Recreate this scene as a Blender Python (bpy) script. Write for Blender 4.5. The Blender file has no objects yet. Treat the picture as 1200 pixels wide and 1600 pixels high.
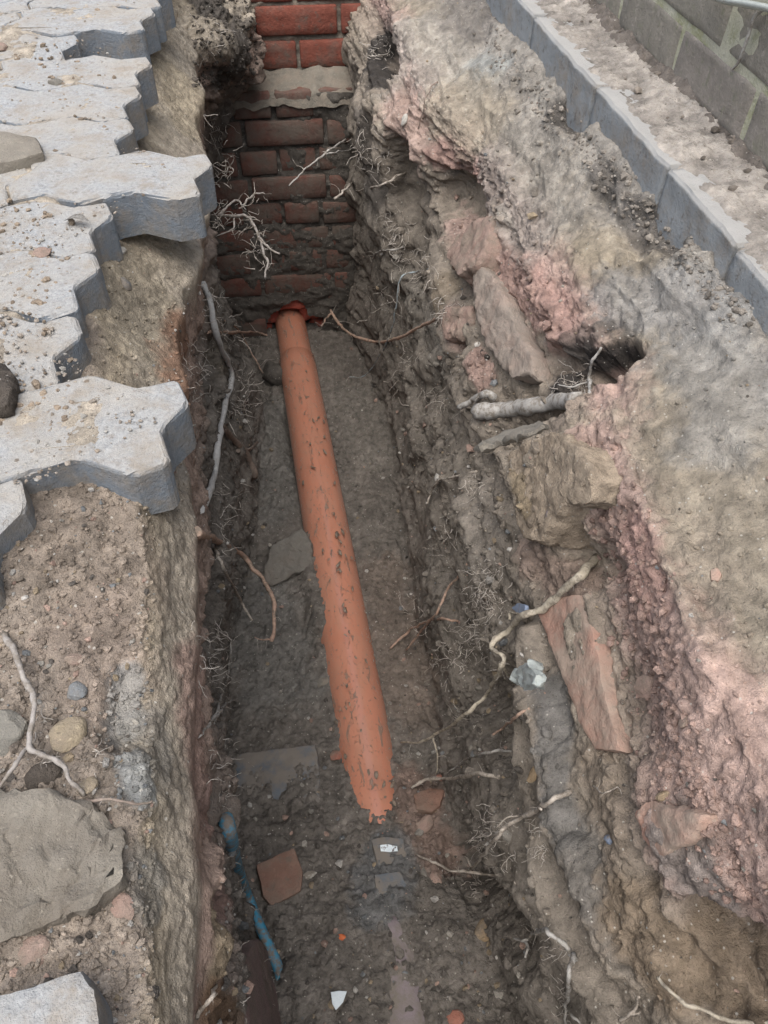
import bpy, bmesh, math, random
import numpy as np
from mathutils import Vector, Matrix
from mathutils.bvhtree import BVHTree

rnd = random.Random(7)
rng = np.random.default_rng(11)
scene = bpy.context.scene
COL = scene.collection

# ------------------------------------------------------------------ camera, sky, sun, exposure
PITCH, YAW, FPX = math.radians(45.5), math.radians(7), 1202.0
CAM = np.array([0, 0, .42])
cd = bpy.data.cameras.new('camera'); cam = bpy.data.objects.new('camera', cd); COL.objects.link(cam)
cd.sensor_fit = 'VERTICAL'; cd.sensor_height = 24.0; cd.lens = 24.0 * FPX / 1600
cam.location = CAM; cam.rotation_euler = (math.pi / 2 - PITCH, 0, -YAW)
cd.clip_start = .01; cd.clip_end = 500
scene.camera = cam

SUN_EL, SUN_AZ = math.radians(66), math.radians(200)
w = bpy.data.worlds.new('World'); scene.world = w; w.use_nodes = True
wn = w.node_tree.nodes; wl = w.node_tree.links
sky = wn.new('ShaderNodeTexSky'); sky.sky_type = 'NISHITA'; sky.sun_disc = False
sky.sun_elevation = SUN_EL; sky.sun_rotation = SUN_AZ; sky.dust_density = 4.0; sky.air_density = 1.0
hs = wn.new('ShaderNodeHueSaturation'); hs.inputs['Saturation'].default_value = .7
wl.new(sky.outputs[0], hs.inputs['Color']); wl.new(hs.outputs[0], wn['Background'].inputs['Color'])
wn['Background'].inputs['Strength'].default_value = .13
sd = bpy.data.lights.new('sun', 'SUN'); sun = bpy.data.objects.new('sun', sd); COL.objects.link(sun)
sd.energy = 1.5; sd.angle = math.radians(65); sd.color = (1, .985, .96)
sdir = Vector((math.cos(SUN_EL) * math.sin(SUN_AZ), math.cos(SUN_EL) * math.cos(SUN_AZ), math.sin(SUN_EL)))
sun.rotation_euler = sdir.to_track_quat('Z', 'Y').to_euler()
vs = scene.view_settings
vs.view_transform = 'Standard'; vs.look = 'None'; vs.gamma = 1; vs.exposure = .82
scene.cycles.max_bounces = 8; scene.cycles.diffuse_bounces = 7; scene.cycles.glossy_bounces = 2
scene.cycles.use_denoising = True; scene.cycles.denoising_prefilter = 'NONE'

# ------------------------------------------------------------------ placing helpers (photo pixel + real height -> world)
_R = np.array([math.cos(YAW), -math.sin(YAW), 0]); _FH = np.array([math.sin(YAW), math.cos(YAW), 0]); _Z = np.array([0, 0, 1.])
_FW = math.cos(PITCH) * _FH - math.sin(PITCH) * _Z; _UP = math.sin(PITCH) * _FH + math.cos(PITCH) * _Z
def ray(x, y): return _FW + (x - 600) / FPX * _R - (y - 800) / FPX * _UP
def at(x, y, z):
    d = ray(x, y); return CAM + d * ((z - CAM[2]) / d[2])
SL = math.tan(math.radians(4.5))
def pave(Y): return SL * (Y - .6)
def atp(x, y, dz=0.):
    d = ray(x, y); return CAM + d * ((SL * (CAM[1] - .6) + dz - CAM[2]) / (d[2] - SL * d[1]))
def atY(x, y, Y):
    d = ray(x, y); return CAM + d * (Y / d[1])

# ------------------------------------------------------------------ noise
_perm = np.random.default_rng(3).permutation(256).astype(np.int32); _perm = np.concatenate([_perm, _perm, _perm])
_g = np.random.default_rng(4).normal(size=(256, 3)).astype(np.float32); _g /= np.linalg.norm(_g, axis=1)[:, None]
def perlin(P):
    P = np.asarray(P, np.float32); i = np.floor(P).astype(np.int32); f = P - i; i &= 255
    u = f * f * f * (f * (f * 6 - 15) + 10); out = 0
    for dx in (0, 1):
        a = _perm[i[:, 0] + dx]; wx = u[:, 0] if dx else 1 - u[:, 0]
        for dy in (0, 1):
            b = _perm[a + i[:, 1] + dy]; wy = u[:, 1] if dy else 1 - u[:, 1]
            for dz in (0, 1):
                g = _g[_perm[b + i[:, 2] + dz] & 255]
                out = out + (wx * wy * (u[:, 2] if dz else 1 - u[:, 2])) * (g[:, 0] * (f[:, 0] - dx) + g[:, 1] * (f[:, 1] - dy) + g[:, 2] * (f[:, 2] - dz))
    return out * 1.5
def fbm(P, n=3, gain=.5):
    P = np.asarray(P, np.float32); o = 0; a = 1.
    for k in range(n): o = o + a * perlin(P * (2.03 ** k) + 17.3 * k); a *= gain
    return o
def worley(P):
    P = np.asarray(P, np.float32); i = np.floor(P).astype(np.int32)
    f1 = np.full(len(P), 9., np.float32); f2 = f1.copy(); cid = np.zeros(len(P), np.int32)
    for dx in (-1, 0, 1):
        for dy in (-1, 0, 1):
            for dz in (-1, 0, 1):
                c = i + np.array([dx, dy, dz], np.int32); k = c & 255
                h = _perm[_perm[_perm[k[:, 0]] + k[:, 1]] + k[:, 2]]
                q = c + .5 + .42 * _g[h] - P; d = np.sqrt((q * q).sum(1))
                m = d < f1
                f2 = np.where(m, f1, np.minimum(f2, d)); f1 = np.where(m, d, f1); cid = np.where(m, h, cid)
    return f1, f2, cid

# ------------------------------------------------------------------ objects
def tag(o, label=None, cat=None, group=None, kind=None):
    if label: o['label'] = label
    if cat: o['category'] = cat
    if group: o['group'] = group
    if kind: o['kind'] = kind
    return o
def link(name, me, mat=None, parent=None):
    o = bpy.data.objects.new(name, me); COL.objects.link(o)
    if mat is not None and not me.materials: me.materials.append(mat)
    if parent is not None: o.parent = parent
    return o
def empty(name, loc=(0, 0, 0)):
    o = bpy.data.objects.new(name, None); COL.objects.link(o); o.location = loc; o.empty_display_size = .05
    return o
def mesh_np(name, V, F, smooth=True, col=None):
    """F: (n,4) or (n,3) int array"""
    me = bpy.data.meshes.new(name); V = np.asarray(V, np.float32); F = np.asarray(F, np.int32); n, k = F.shape
    me.vertices.add(len(V)); me.vertices.foreach_set('co', V.ravel())
    me.loops.add(n * k); me.loops.foreach_set('vertex_index', F.ravel())
    me.polygons.add(n); me.polygons.foreach_set('loop_start', np.arange(0, n * k, k, dtype=np.int32))
    me.polygons.foreach_set('loop_total', np.full(n, k, np.int32))
    me.polygons.foreach_set('use_smooth', np.full(n, smooth, bool))
    me.update(calc_edges=True)
    if col is not None:
        a = me.color_attributes.new('tint', 'FLOAT_COLOR', 'POINT')
        c = np.ones((len(V), 4), np.float32); c[:, :3] = col; a.data.foreach_set('color', c.ravel())
    return me
def bm_mesh(name, bm, smooth=False):
    me = bpy.data.meshes.new(name); bmesh.ops.recalc_face_normals(bm, faces=bm.faces[:]); bm.to_mesh(me); bm.free()
    if smooth:
        for p in me.polygons: p.use_smooth = True
    return me

# ------------------------------------------------------------------ materials
class NT:
    def __init__(s, name):
        s.m = bpy.data.materials.new(name); s.m.use_nodes = True; s.t = s.m.node_tree; s.n = s.t.nodes; s.b = s.n['Principled BSDF']
        s.b.inputs['Specular IOR Level'].default_value = .3
        s.geo = s.n.new('ShaderNodeNewGeometry'); s.tc = s.n.new('ShaderNodeTexCoord'); s.oi = s.n.new('ShaderNodeObjectInfo')
        s.P = s.geo.outputs['Position']
    def L(s, a, b): s.t.links.new(a, b)
    def local(s): s.P = s.tc.outputs['Object']; return s
    def noise(s, scale, detail=4, rough=.6, vec=None, dist=0):
        n = s.n.new('ShaderNodeTexNoise'); n.inputs['Scale'].default_value = scale; n.inputs['Detail'].default_value = detail
        n.inputs['Roughness'].default_value = rough; n.inputs['Distortion'].default_value = dist; s.L(vec or s.P, n.inputs['Vector']); return n.outputs['Fac']
    def voro(s, scale, feat='F1', out='Distance', vec=None):
        n = s.n.new('ShaderNodeTexVoronoi'); n.feature = feat; n.inputs['Scale'].default_value = scale; s.L(vec or s.P, n.inputs['Vector']); return n.outputs[out]
    def ramp(s, fac, a, b, ca=0., cb=1.):
        n = s.n.new('ShaderNodeMapRange'); n.clamp = True
        for k, v in ((1, a), (2, b), (3, ca), (4, cb)): n.inputs[k].default_value = v
        s.L(fac, n.inputs[0]); return n.outputs[0]
    def math(s, op, a, b=0.):
        n = s.n.new('ShaderNodeMath'); n.operation = op
        for k, v in ((0, a), (1, b)):
            if isinstance(v, (int, float)): n.inputs[k].default_value = v
            else: s.L(v, n.inputs[k])
        return n.outputs[0]
    def mix(s, fac, a, b, mode='MIX'):
        n = s.n.new('ShaderNodeMix'); n.data_type = 'RGBA'; n.blend_type = mode
        for k, v in ((0, fac), (6, a), (7, b)):
            if isinstance(v, (int, float)): n.inputs[k].default_value = v
            elif isinstance(v, tuple): n.inputs[k].default_value = (*v, 1)
            else: s.L(v, n.inputs[k])
        return n.outputs[2]
    def attr(s):
        n = s.n.new('ShaderNodeVertexColor'); n.layer_name = 'tint'; return n.outputs[0]
    def up(s):
        n = s.n.new('ShaderNodeSeparateXYZ'); s.L(s.geo.outputs['Normal'], n.inputs[0]); return n.outputs[2]
    def bump(s, h, dist, strength=1., prev=None):
        n = s.n.new('ShaderNodeBump'); n.inputs['Distance'].default_value = dist; n.inputs['Strength'].default_value = strength
        s.L(h, n.inputs['Height'])
        if prev is not None: s.L(prev, n.inputs['Normal'])
        return n.outputs[0]
    def done(s, col, rough=.9, normal=None, spec=None):
        if isinstance(col, tuple): s.b.inputs['Base Color'].default_value = (*col, 1)
        else: s.L(col, s.b.inputs['Base Color'])
        if isinstance(rough, (int, float)): s.b.inputs['Roughness'].default_value = rough
        else: s.L(rough, s.b.inputs['Roughness'])
        if normal is not None: s.L(normal, s.b.inputs['Normal'])
        if spec is not None: s.b.inputs['Specular IOR Level'].default_value = spec
        return s.m

def mat_soil(name, use_attr=True, base=(.2, .16, .12)):
    t = NT(name); c = t.attr() if use_attr else base
    g = t.ramp(t.noise(60, 4, .68), .3, .7, .68, 1.34)
    c = t.mix(1., c, g, 'MULTIPLY')
    c = t.mix(t.ramp(t.noise(19, 4, .65), .54, .74, 0, .34), c, (.10, .085, .068))
    # grit: pale and dark grains
    gr = t.voro(260, 'F1', 'Color'); sep = t.n.new('ShaderNodeSeparateColor'); t.L(gr, sep.inputs[0])
    gd = t.voro(260, 'F1', 'Distance'); core = t.ramp(gd, .28, .36, 1, 0)
    pale = t.math('MULTIPLY', t.ramp(sep.outputs[0], .955, .965), core)
    dark = t.math('MULTIPLY', t.ramp(sep.outputs[1], .94, .96), core)
    c = t.mix(t.math('MULTIPLY', pale, .7), c, (.52, .49, .43)); c = t.mix(t.math('MULTIPLY', dark, .4), c, (.04, .035, .03))
    nb = t.bump(t.noise(110, 5, .66), .006, .8)
    nb = t.bump(t.noise(520, 3, .7), .0026, .9, nb)
    return t.done(c, .93, nb, .18)
M = {}
M['soil'] = mat_soil('soil')
M['crumb'] = mat_soil('soil_crumb')

def mat_paver():
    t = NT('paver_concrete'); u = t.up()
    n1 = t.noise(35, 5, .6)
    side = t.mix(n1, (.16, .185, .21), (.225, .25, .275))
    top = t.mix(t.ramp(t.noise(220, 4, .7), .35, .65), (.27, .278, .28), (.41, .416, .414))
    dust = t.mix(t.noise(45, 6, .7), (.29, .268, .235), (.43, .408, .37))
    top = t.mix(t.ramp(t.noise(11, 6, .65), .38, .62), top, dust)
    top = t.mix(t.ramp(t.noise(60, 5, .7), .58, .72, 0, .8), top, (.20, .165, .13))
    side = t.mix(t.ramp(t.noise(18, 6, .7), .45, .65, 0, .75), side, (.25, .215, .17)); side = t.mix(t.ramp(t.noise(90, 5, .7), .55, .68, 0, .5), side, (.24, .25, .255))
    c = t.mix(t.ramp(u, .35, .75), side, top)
    v = t.voro(330, 'F1', 'Color'); sp = t.n.new('ShaderNodeSeparateColor'); t.L(v, sp.inputs[0])
    c = t.mix(t.ramp(sp.outputs[0], .9, .93, 0, .16), c, (.42, .42, .41)); c = t.mix(t.ramp(sp.outputs[1], .93, .95, 0, .2), c, (.12, .12, .12))
    c = t.mix(t.ramp(t.noise(26, 6, .7), .5, .68, 0, .75), c, (.29, .25, .20))
    nb = t.bump(t.noise(120, 6, .70), .0045, .65); nb = t.bump(t.noise(600, 3, .62), .0014, .8, nb)
    return t.done(c, .9, nb, .22)
M['paver'] = mat_paver()

def mat_kerb():
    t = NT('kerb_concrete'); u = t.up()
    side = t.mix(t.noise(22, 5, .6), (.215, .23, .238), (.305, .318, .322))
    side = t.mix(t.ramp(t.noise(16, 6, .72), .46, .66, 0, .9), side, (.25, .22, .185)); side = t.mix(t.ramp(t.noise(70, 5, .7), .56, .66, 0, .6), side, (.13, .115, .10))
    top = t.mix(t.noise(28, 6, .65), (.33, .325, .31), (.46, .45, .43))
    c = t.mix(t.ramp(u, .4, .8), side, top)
    nb = t.bump(t.noise(60, 6, .7), .006, .6); nb = t.bump(t.noise(420, 4, .65), .0016, .8, nb)
    return t.done(c, .9, nb, .22)
M['kerb'] = mat_kerb()

def mat_brick(name, a, b, mud=(.135, .115, .095), mlo=.5, mhi=.62, mudamt=.9):
    t = NT(name)
    r = t.oi.outputs['Random']
    c = t.mix(r, a, b)
    c = t.mix(t.ramp(t.noise(30, 5, .65), .35, .7, 0, .55), c, tuple(.55 * x for x in a))
    c = t.mix(t.ramp(t.noise(95, 5, .7), .55, .7, 0, .5), c, tuple(min(1, 1.5 * x) for x in b))
    c = t.mix(t.ramp(t.noise(13, 6, .68), mlo, mhi, 0, mudamt), c, mud)
    c = t.mix(t.ramp(t.noise(55, 6, .7), .56, .66, 0, .8), c, tuple(.8 * x for x in mud))
    nb = t.bump(t.noise(70, 6, .7), .006, .7); nb = t.bump(t.noise(380, 4, .7), .0016, .7, nb)
    return t.done(c, .9, nb, .2)
M['brick_red'] = mat_brick('brick_red', (.145, .062, .048), (.19, .085, .064), mlo=.34, mhi=.60, mudamt=.9)
M['brick_upper'] = mat_brick('brick_red_clean', (.19, .06, .042), (.24, .085, .06), mlo=.5, mhi=.68, mudamt=.7)
M['brick_fresh'] = mat_brick('brick_fresh_break', (.42, .10, .07), (.48, .13, .09), mlo=.55, mhi=.72, mudamt=.6)
M['brick_grey'] = mat_brick('brick_weathered', (.255, .238, .20), (.285, .255, .225), mud=(.245, .245, .175), mlo=.55, mhi=.75, mudamt=.5)
M['brick_dusty'] = mat_brick('brick_dusty', (.43, .26, .20), (.46, .29, .225), mud=(.41, .335, .27), mlo=.38, mhi=.62, mudamt=.85)
M['brick_dark'] = mat_brick('brick_muddy', (.24, .14, .105), (.26, .155, .115), mud=(.21, .165, .13), mlo=.45, mhi=.65, mudamt=.7)

def mat_stone(name, a, b, scale=40, dirt=(.24, .20, .158), dlo=.43, dhi=.62):
    t = NT(name)
    c = t.mix(t.ramp(t.noise(scale, 6, .65), .3, .7), a, b)
    c = t.mix(t.ramp(t.noise(scale * .6, 5, .7), dlo, dhi, 0, .8), c, dirt)
    c = t.mix(t.ramp(t.noise(260, 4, .7), .6, .7, 0, .5), c, tuple(min(1, 1.7 * x) for x in b))
    nb = t.bump(t.noise(80, 7, .7), .007, .7); nb = t.bump(t.noise(450, 4, .7), .0016, .8, nb)
    return t.done(c, .9, nb, .22)
M['stone_tan'] = mat_stone('stone_tan', (.27, .22, .15), (.36, .30, .21))
M['stone_grey'] = mat_stone('stone_grey', (.16, .15, .13), (.25, .235, .20))
M['stone_blue'] = mat_stone('stone_blue', (.17, .185, .195), (.22, .235, .24))
M['stone_pink'] = mat_stone('stone_pink', (.31, .215, .175), (.36, .26, .215), dlo=.42, dhi=.62)
M['stone_red'] = mat_stone('stone_red', (.34, .13, .09), (.40, .18, .13))
M['stone_dark'] = mat_stone('stone_dark', (.05, .05, .05), (.09, .085, .08))
M['stone_white'] = mat_stone('stone_white', (.5, .48, .43), (.6, .58, .52))
M['stone_ochre'] = mat_stone('stone_ochre', (.32, .23, .135), (.37, .28, .18))
M['clay'] = mat_stone('clay_slab', (.165, .153, .132), (.20, .187, .162), scale=30, dirt=(.185, .162, .136))
M['slab_brown'] = mat_stone('slab_brown', (.21, .187, .155), (.29, .262, .215), scale=22, dirt=(.17, .145, .115), dlo=.45, dhi=.65)
M['rock_brown'] = mat_stone('rock_brown', (.25, .215, .18), (.33, .275, .23), scale=26, dirt=(.36, .27, .22), dlo=.46, dhi=.66)
M['slab_purple'] = mat_stone('slab_purple', (.25, .18, .165), (.28, .205, .19), scale=20, dirt=(.2, .165, .135), dlo=.4, dhi=.62)
M['mortar'] = mat_stone('mortar', (.13, .12, .10), (.22, .20, .165), scale=30)
M['mortar_green'] = mat_stone('mortar_mossy', (.42, .41, .31), (.50, .49, .40), scale=25, dirt=(.22, .23, .10), dlo=.46, dhi=.66)
M['earth'] = mat_soil('earth', False, (.37, .30, .225))
M['mud'] = mat_soil('mud', False, (.105, .095, .082))
M['pipe_mud'] = mat_soil('pipe_mud', False, (.30, .24, .185))
M['dark_mud'] = mat_soil('dark_mud', False, (.085, .072, .06))

def mat_root(name, a, b, lo=.47, hi=.60):
    t = NT(name)
    c = t.mix(t.ramp(t.noise(120, 4, .6), .3, .7), a, b)
    c = t.mix(t.ramp(t.noise(70, 6, .75), lo, hi, 0, .85), c, (.17, .145, .115))
    return t.done(c, .8, t.bump(t.noise(300, 4, .6), .0012, .8), .25)
M['root_grey'] = mat_root('root_grey', (.32, .305, .28), (.45, .43, .395))
M['root_tan'] = mat_root('root_tan', (.38, .25, .185), (.47, .33, .25))
M['root_pale'] = mat_root('root_pale', (.36, .31, .26), (.50, .45, .385))
M['root_dull'] = mat_root('root_dull', (.27, .245, .22), (.37, .34, .31))
M['root_clean'] = mat_root('root_clean', (.40, .40, .385), (.54, .53, .51), .56, .70)
M['root_brown'] = mat_root('root_brown', (.20, .155, .125), (.30, .24, .20))
M['root_straw'] = mat_root('root_straw', (.38, .33, .25), (.50, .45, .36))
M['root_blue'] = mat_root('root_bluegrey', (.26, .31, .33), (.36, .41, .42))
M['stick_purple'] = mat_root('stick_purple', (.17, .135, .15), (.26, .215, .23))
M['hair_root'] = mat_root('hair_root', (.42, .38, .33), (.58, .53, .47))
M['cut_wood'] = mat_root('cut_wood', (.6, .52, .4), (.7, .62, .5))

def mat_pipe():
    t = NT('orange_plastic_pipe')
    c = t.mix(t.noise(9, 4, .6), (.50, .205, .125), (.56, .255, .17))
    st = t.n.new('ShaderNodeMapping'); st.inputs['Scale'].default_value = (1, .35, 1); st.inputs['Rotation'].default_value = (0, 0, .7); t.L(t.P, st.inputs[0])
    film = t.ramp(t.noise(28, 6, .68, st.outputs[0], .6), .42, .70, 0, .55)
    c = t.mix(film, c, (.42, .25, .175))
    smear = t.ramp(t.noise(48, 5, .72, st.outputs[0], .8), .585, .63, 0, .85)
    c = t.mix(smear, c, (.25, .19, .145))
    fine = t.ramp(t.noise(170, 4, .65), .625, .665, 0, .8)
    c = t.mix(fine, c, (.25, .185, .14))
    rough = t.ramp(t.math('MAXIMUM', smear, fine), 0, .6, .24, .9)
    nb = t.bump(t.math('MAXIMUM', smear, fine), .0016, .8)
    return t.done(c, rough, nb, .4)
M['pipe'] = mat_pipe(); _b = M['pipe'].node_tree.nodes['Principled BSDF']; _b.inputs['Coat Weight'].default_value = .45; _b.inputs['Coat Roughness'].default_value = .18
def mat_dirty(name, colr, dirt, lo, hi, sc, rough=.5):
    t = NT(name)
    m = t.ramp(t.noise(sc, 6, .7), lo, hi)
    c = t.mix(m, colr, dirt)
    return t.done(c, t.ramp(m, 0, 1, rough, .93), t.bump(t.noise(sc * 2, 5, .7), .003, .7), .35)
M['blue_pipe'] = mat_dirty('blue_pipe', (.05, .27, .41), (.20, .17, .14), 0.42, .58, 75)
M['mauve_pipe'] = mat_dirty('mauve_clay_pipe', (.24, .20, .205), (.20, .174, .144), .40, .60, 45, .85)
M['foil'] = mat_dirty('foil', (.75, .82, .85), (.25, .25, .24), .58, .64, 120, .25)
M['blue_slate'] = mat_dirty('blue_slate', (.085, .11, .135), (.18, .158, .134), .33, .54, 22, .6)
M['plastic_grey'] = mat_dirty('grey_plastic', (.42, .45, .42), (.2, .18, .15), .56, .7, 60, .5)
M['plastic_black'] = mat_dirty('black_plastic', (.03, .032, .034), (.13, .11, .09), .5, .64, 60, .5)
M['white_china'] = mat_dirty('white_china', (.62, .68, .70), (.4, .38, .34), .66, .8, 60, .35)
M['orange_bit'] = mat_dirty('orange_bit', (.60, .16, .06), (.3, .14, .09), .58, .7, 90, .6)
M['blue_bit'] = mat_dirty('blue_tinted', (.22, .27, .36), (.22, .19, .16), .5, .66, 70, .6)
M['leaf_green'] = mat_dirty('small_green_leaf', (.10, .25, .04), (.14, .22, .05), .5, .7, 60, .6)

# ------------------------------------------------------------------ ground: one lofted, noise-broken sheet through lines that run along the trench
def line(pts, f=at):
    return np.array([f(*p) for p in pts])
def zp(pts):  # height given below the paving plane
    return np.array([atp(*p) for p in pts])
Yr = [-1.4, -1.1, -.8, -.55, -.4]
y = -.27
while y < 2.48:
    Yr.append(y); y += .0014 + .00115 * max(y, 0)
Yr = np.array(Yr); NY = len(Yr)

L1 = zp([(245, 40, -.075), (225, 150, -.075), (205, 250, -.07), (175, 370, -.05), (150, 480, -.038), (140, 560, -.035), (170, 650, -.05), (215, 760, -.034), (232, 900, -.046), (222, 1000, -.052), (198, 1100, -.055), (215, 1180, -.055), (232, 1240, -.055), (205, 1330, -.058), (225, 1450, -.06), (238, 1600, -.06)])
L2 = np.concatenate([line([(392, 18, -.06), (385, 70, -.10)]), zp([(305, 70, -.16), (312, 140, -.15), (318, 240, -.15), (325, 330, -.14), (318, 400, -.13), (300, 455, -.12), (274, 530, -.12), (283, 600, -.12), (292, 700, -.115), (303, 780, -.115), (309, 860, -.115), (306, 1000, -.115), (302, 1100, -.115), (300, 1200, -.115), (303, 1300, -.115), (305, 1400, -.115), (303, 1500, -.12), (300, 1600, -.12)])])
L2b = np.concatenate([line([(405, 95, -.17), (350, 138, -.22)]), line([(312, 190, -.24), (315, 300, -.28), (320, 400, -.30), (308, 470, -.32), (284, 545, -.33), (290, 620, -.33), (300, 710, -.33), (309, 800, -.33), (315, 900, -.33), (316, 1000, -.27), (322, 1090, -.26), (316, 1180, -.25), (328, 1240, -.24), (336, 1320, -.24), (349, 1400, -.24), (355, 1460, -.24), (348, 1520, -.24), (328, 1570, -.24), (325, 1600, -.24)])])
L3 = line([(312, 300, -.55), (328, 400, -.6), (352, 500, -.6), (350, 600, -.6), (352, 700, -.6), (352, 800, -.6), (345, 900, -.6), (338, 1000, -.6), (333, 1100, -.6), (330, 1200, -.6), (336, 1300, -.6), (352, 1400, -.6), (365, 1500, -.58), (370, 1600, -.58)])
L4 = line([(344, 500, -1.0), (392, 560, -1.0), (412, 640, -1.0), (405, 760, -1.0), (395, 850, -.99), (375, 950, -.98), (355, 1050, -.975), (345, 1150, -.968), (345, 1250, -.95), (362, 1350, -.925), (385, 1450, -.90), (395, 1600, -.895)])
R0 = line([(530, 500, -1.0), (575, 560, -1.0), (602, 640, -1.0), (622, 740, -1.0), (640, 850, -.99), (660, 1000, -.98), (688, 1120, -.972), (700, 1220, -.954), (720, 1320, -.928), (760, 1440, -.90), (800, 1600, -.895)])
R1 = line([(545, 330, -.62), (585, 420, -.64), (635, 520, -.62), (670, 640, -.62), (690, 760, -.62), (720, 880, -.62), (745, 980, -.62), (760, 1080, -.62), (775, 1180, -.6), (790, 1280, -.6), (815, 1400, -.6), (870, 1500, -.58), (920, 1600, -.58)])
R2 = line([(560, 120, -.16), (556, 185, -.18), (585, 245, -.22), (660, 290, -.26), (690, 350, -.28), (705, 420, -.30), (735, 500, -.31), (745, 580, -.32), (765, 660, -.33), (790, 720, -.33), (800, 800, -.35), (826, 880, -.37), (838, 960, -.38), (832, 1060, -.40), (840, 1150, -.42), (862, 1240, -.43), (880, 1320, -.44), (905, 1400, -.45), (945, 1490, -.46), (1010, 1600, -.46)])
R2b = line([(580, 110, -.12), (590, 185, -.14), (640, 240, -.17), (740, 295, -.19), (765, 340, -.20), (770, 420, -.21), (800, 500, -.22), (840, 580, -.24), (850, 650, -.24), (835, 720, -.25), (870, 800, -.28), (900, 880, -.29), (905, 950, -.29), (920, 1060, -.31), (935, 1150, -.33), (945, 1240, -.34), (960, 1320, -.35), (985, 1400, -.36), (1030, 1490, -.37), (1080, 1600, -.37)])
R3 = line([(610, 70, -.06), (640, 160, -.10), (700, 220, -.12), (775, 290, -.135), (800, 360, -.14), (830, 430, -.145), (880, 510, -.15), (925, 590, -.155), (905, 660, -.16), (905, 720, -.19), (930, 800, -.23), (950, 880, -.25), (962, 950, -.26), (988, 1040, -.28), (1005, 1130, -.29), (1000, 1230, -.29), (1010, 1330, -.30), (1080, 1400, -.30), (1160, 1450, -.30), (1250, 1520, -.30)])
R4 = line([(625, 45, -.02), (665, 150, -.08), (730, 215, -.10), (800, 290, -.11), (840, 360, -.12), (880, 430, -.12), (925, 510, -.125), (965, 580, -.13), (955, 650, -.13), (985, 740, -.13), (1020, 830, -.135), (1050, 920, -.14), (1090, 1020, -.14), (1130, 1110, -.145), (1175, 1200, -.15), (1230, 1300, -.15), (1280, 1420, -.15)])
_ka, _kb = atp(812, 0), atp(1195, 430)
R5 = np.array([(lambda q: [q[0] - .004, q[1], pave(q[1]) + dz_])(_ka + (_kb - _ka) * t_) for t_, dz_ in ((-1.2, -.06), (0, -.06), (.35, -.054), (.6, -.052), (.75, -.055), (.9, -.044), (1.2, -.04), (2.5, -.04))])
def fixed(x, dz): return np.array([[x, Y, pave(Y) + dz] for Y in (-1.5, 2.6)])
LINES = [('l0', fixed(-1.3, -.03), None), ('l05', np.array([[-.30, Y_, pave(Y_) + z_] for Y_, z_ in ((-1.5, -.04), (.1, -.04), (.35, -.03), (.44, -.010), (.6, -.03), (1.2, -.06), (2.6, -.06))]), 20), ('l1', L1, 75), ('l2', L2, 65), ('l2b', L2b, 42), ('l3', L3, 70), ('l4', L4, 60), ('r0', R0, 160), ('r1', R1, 80),
         ('r2', R2, 70), ('r2b', R2b, 45), ('r3', R3, 50), ('r4', R4, 50), ('r5', R5, 90), ('r6', None, 12), ('r7', fixed(1.3, -.03), 14)]
prof = []
for nm, P, n in LINES:
    if nm == 'r6': prof.append(prof[-1] + np.array([.03, 0, .0])); continue
    P = P[np.argsort(P[:, 1])]
    q = np.stack([np.interp(Yr, P[:, 1], P[:, 0]), Yr, np.interp(Yr, P[:, 1], P[:, 2])], 1)
    if nm not in ('l0', 'r7'):      # round the bends a little
        for _ in range(2):
            k = 15; ker = np.hanning(k + 2)[1:-1]; ker /= ker.sum()
            for a in (0, 2): q[:, a] = np.convolve(np.pad(q[:, a], k // 2, mode='edge'), ker, 'valid')
    prof.append(q)
prof = np.array(prof)
cols = [prof[0][:, None, :]]; sid = [0.]
for k in range(1, len(LINES)):
    n = LINES[k][2]; f = np.linspace(0, 1, n + 1)[1:]
    cols.append(prof[k - 1][:, None, :] * (1 - f)[None, :, None] + prof[k][:, None, :] * f[None, :, None]); sid += list(k - 1 + f)
G = np.concatenate(cols, 1); S = np.array(sid) - 1; NX = G.shape[1]
# soften creases across the profile
ker = np.hanning(11)[1:-1]; ker /= ker.sum(); Gp = np.pad(G, ((0, 0), (4, 4), (0, 0)), mode='edge')
G = sum(ker[i] * Gp[:, i:i + NX] for i in range(9))
def normals(G):
    du = np.gradient(G, axis=1); dv = np.gradient(G, axis=0); n = np.cross(du, dv); return n / (np.linalg.norm(n, axis=2, keepdims=True) + 1e-12)
Nn = normals(G).reshape(-1, 3); V = G.reshape(-1, 3).astype(np.float32)
SS = np.broadcast_to(S[None, :], (NY, NX)).ravel()
def band(a, b, soft=.3):
    return np.clip((SS - a) / soft + .5, 0, 1) * np.clip((b - SS) / soft + .5, 0, 1)
# s index: 0 l0, 1 l1, 2 l2, 3 l2b, 4 l3, 5 l4, 6 r0, 7 r1, 8 r2, 9 r2b, 10 r3, 11 r4, 12 r5, 13 r6
warp = V + .03 * np.stack([perlin(V * 5 + 3), perlin(V * 5 + 40), perlin(V * 5 + 80)], 1)
m_rub = band(-3, 1.05); m_face = band(1.1, 2.0); m_lw = band(2.3, 5.0); m_fl = band(5.0, 6.0); m_rw = band(6.0, 8.0); m_led = band(8.0, 10.0); m_step = band(9.75, 11.1, .4); m_top = band(11, 12.6); m_out = band(12.6, 99)
ani = warp * np.array([1, .45, 1.0], np.float32)
big = fbm(ani * 7, 3)
mid = fbm(ani * 24 + 9, 3)
fine = fbm(V * 75 + 5, 3, .6)
f1, f2, cid = worley(warp * np.array([30, 22, 30], np.float32)); clod = np.clip(f2 - f1, 0, .5) * 2
g1, g2, gid = worley(V * 85 + 2); grit = np.clip(g2 - g1, 0, .45) / .45
lump = np.clip(mid, 0, 1)
d = np.zeros(len(V), np.float32)
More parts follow.
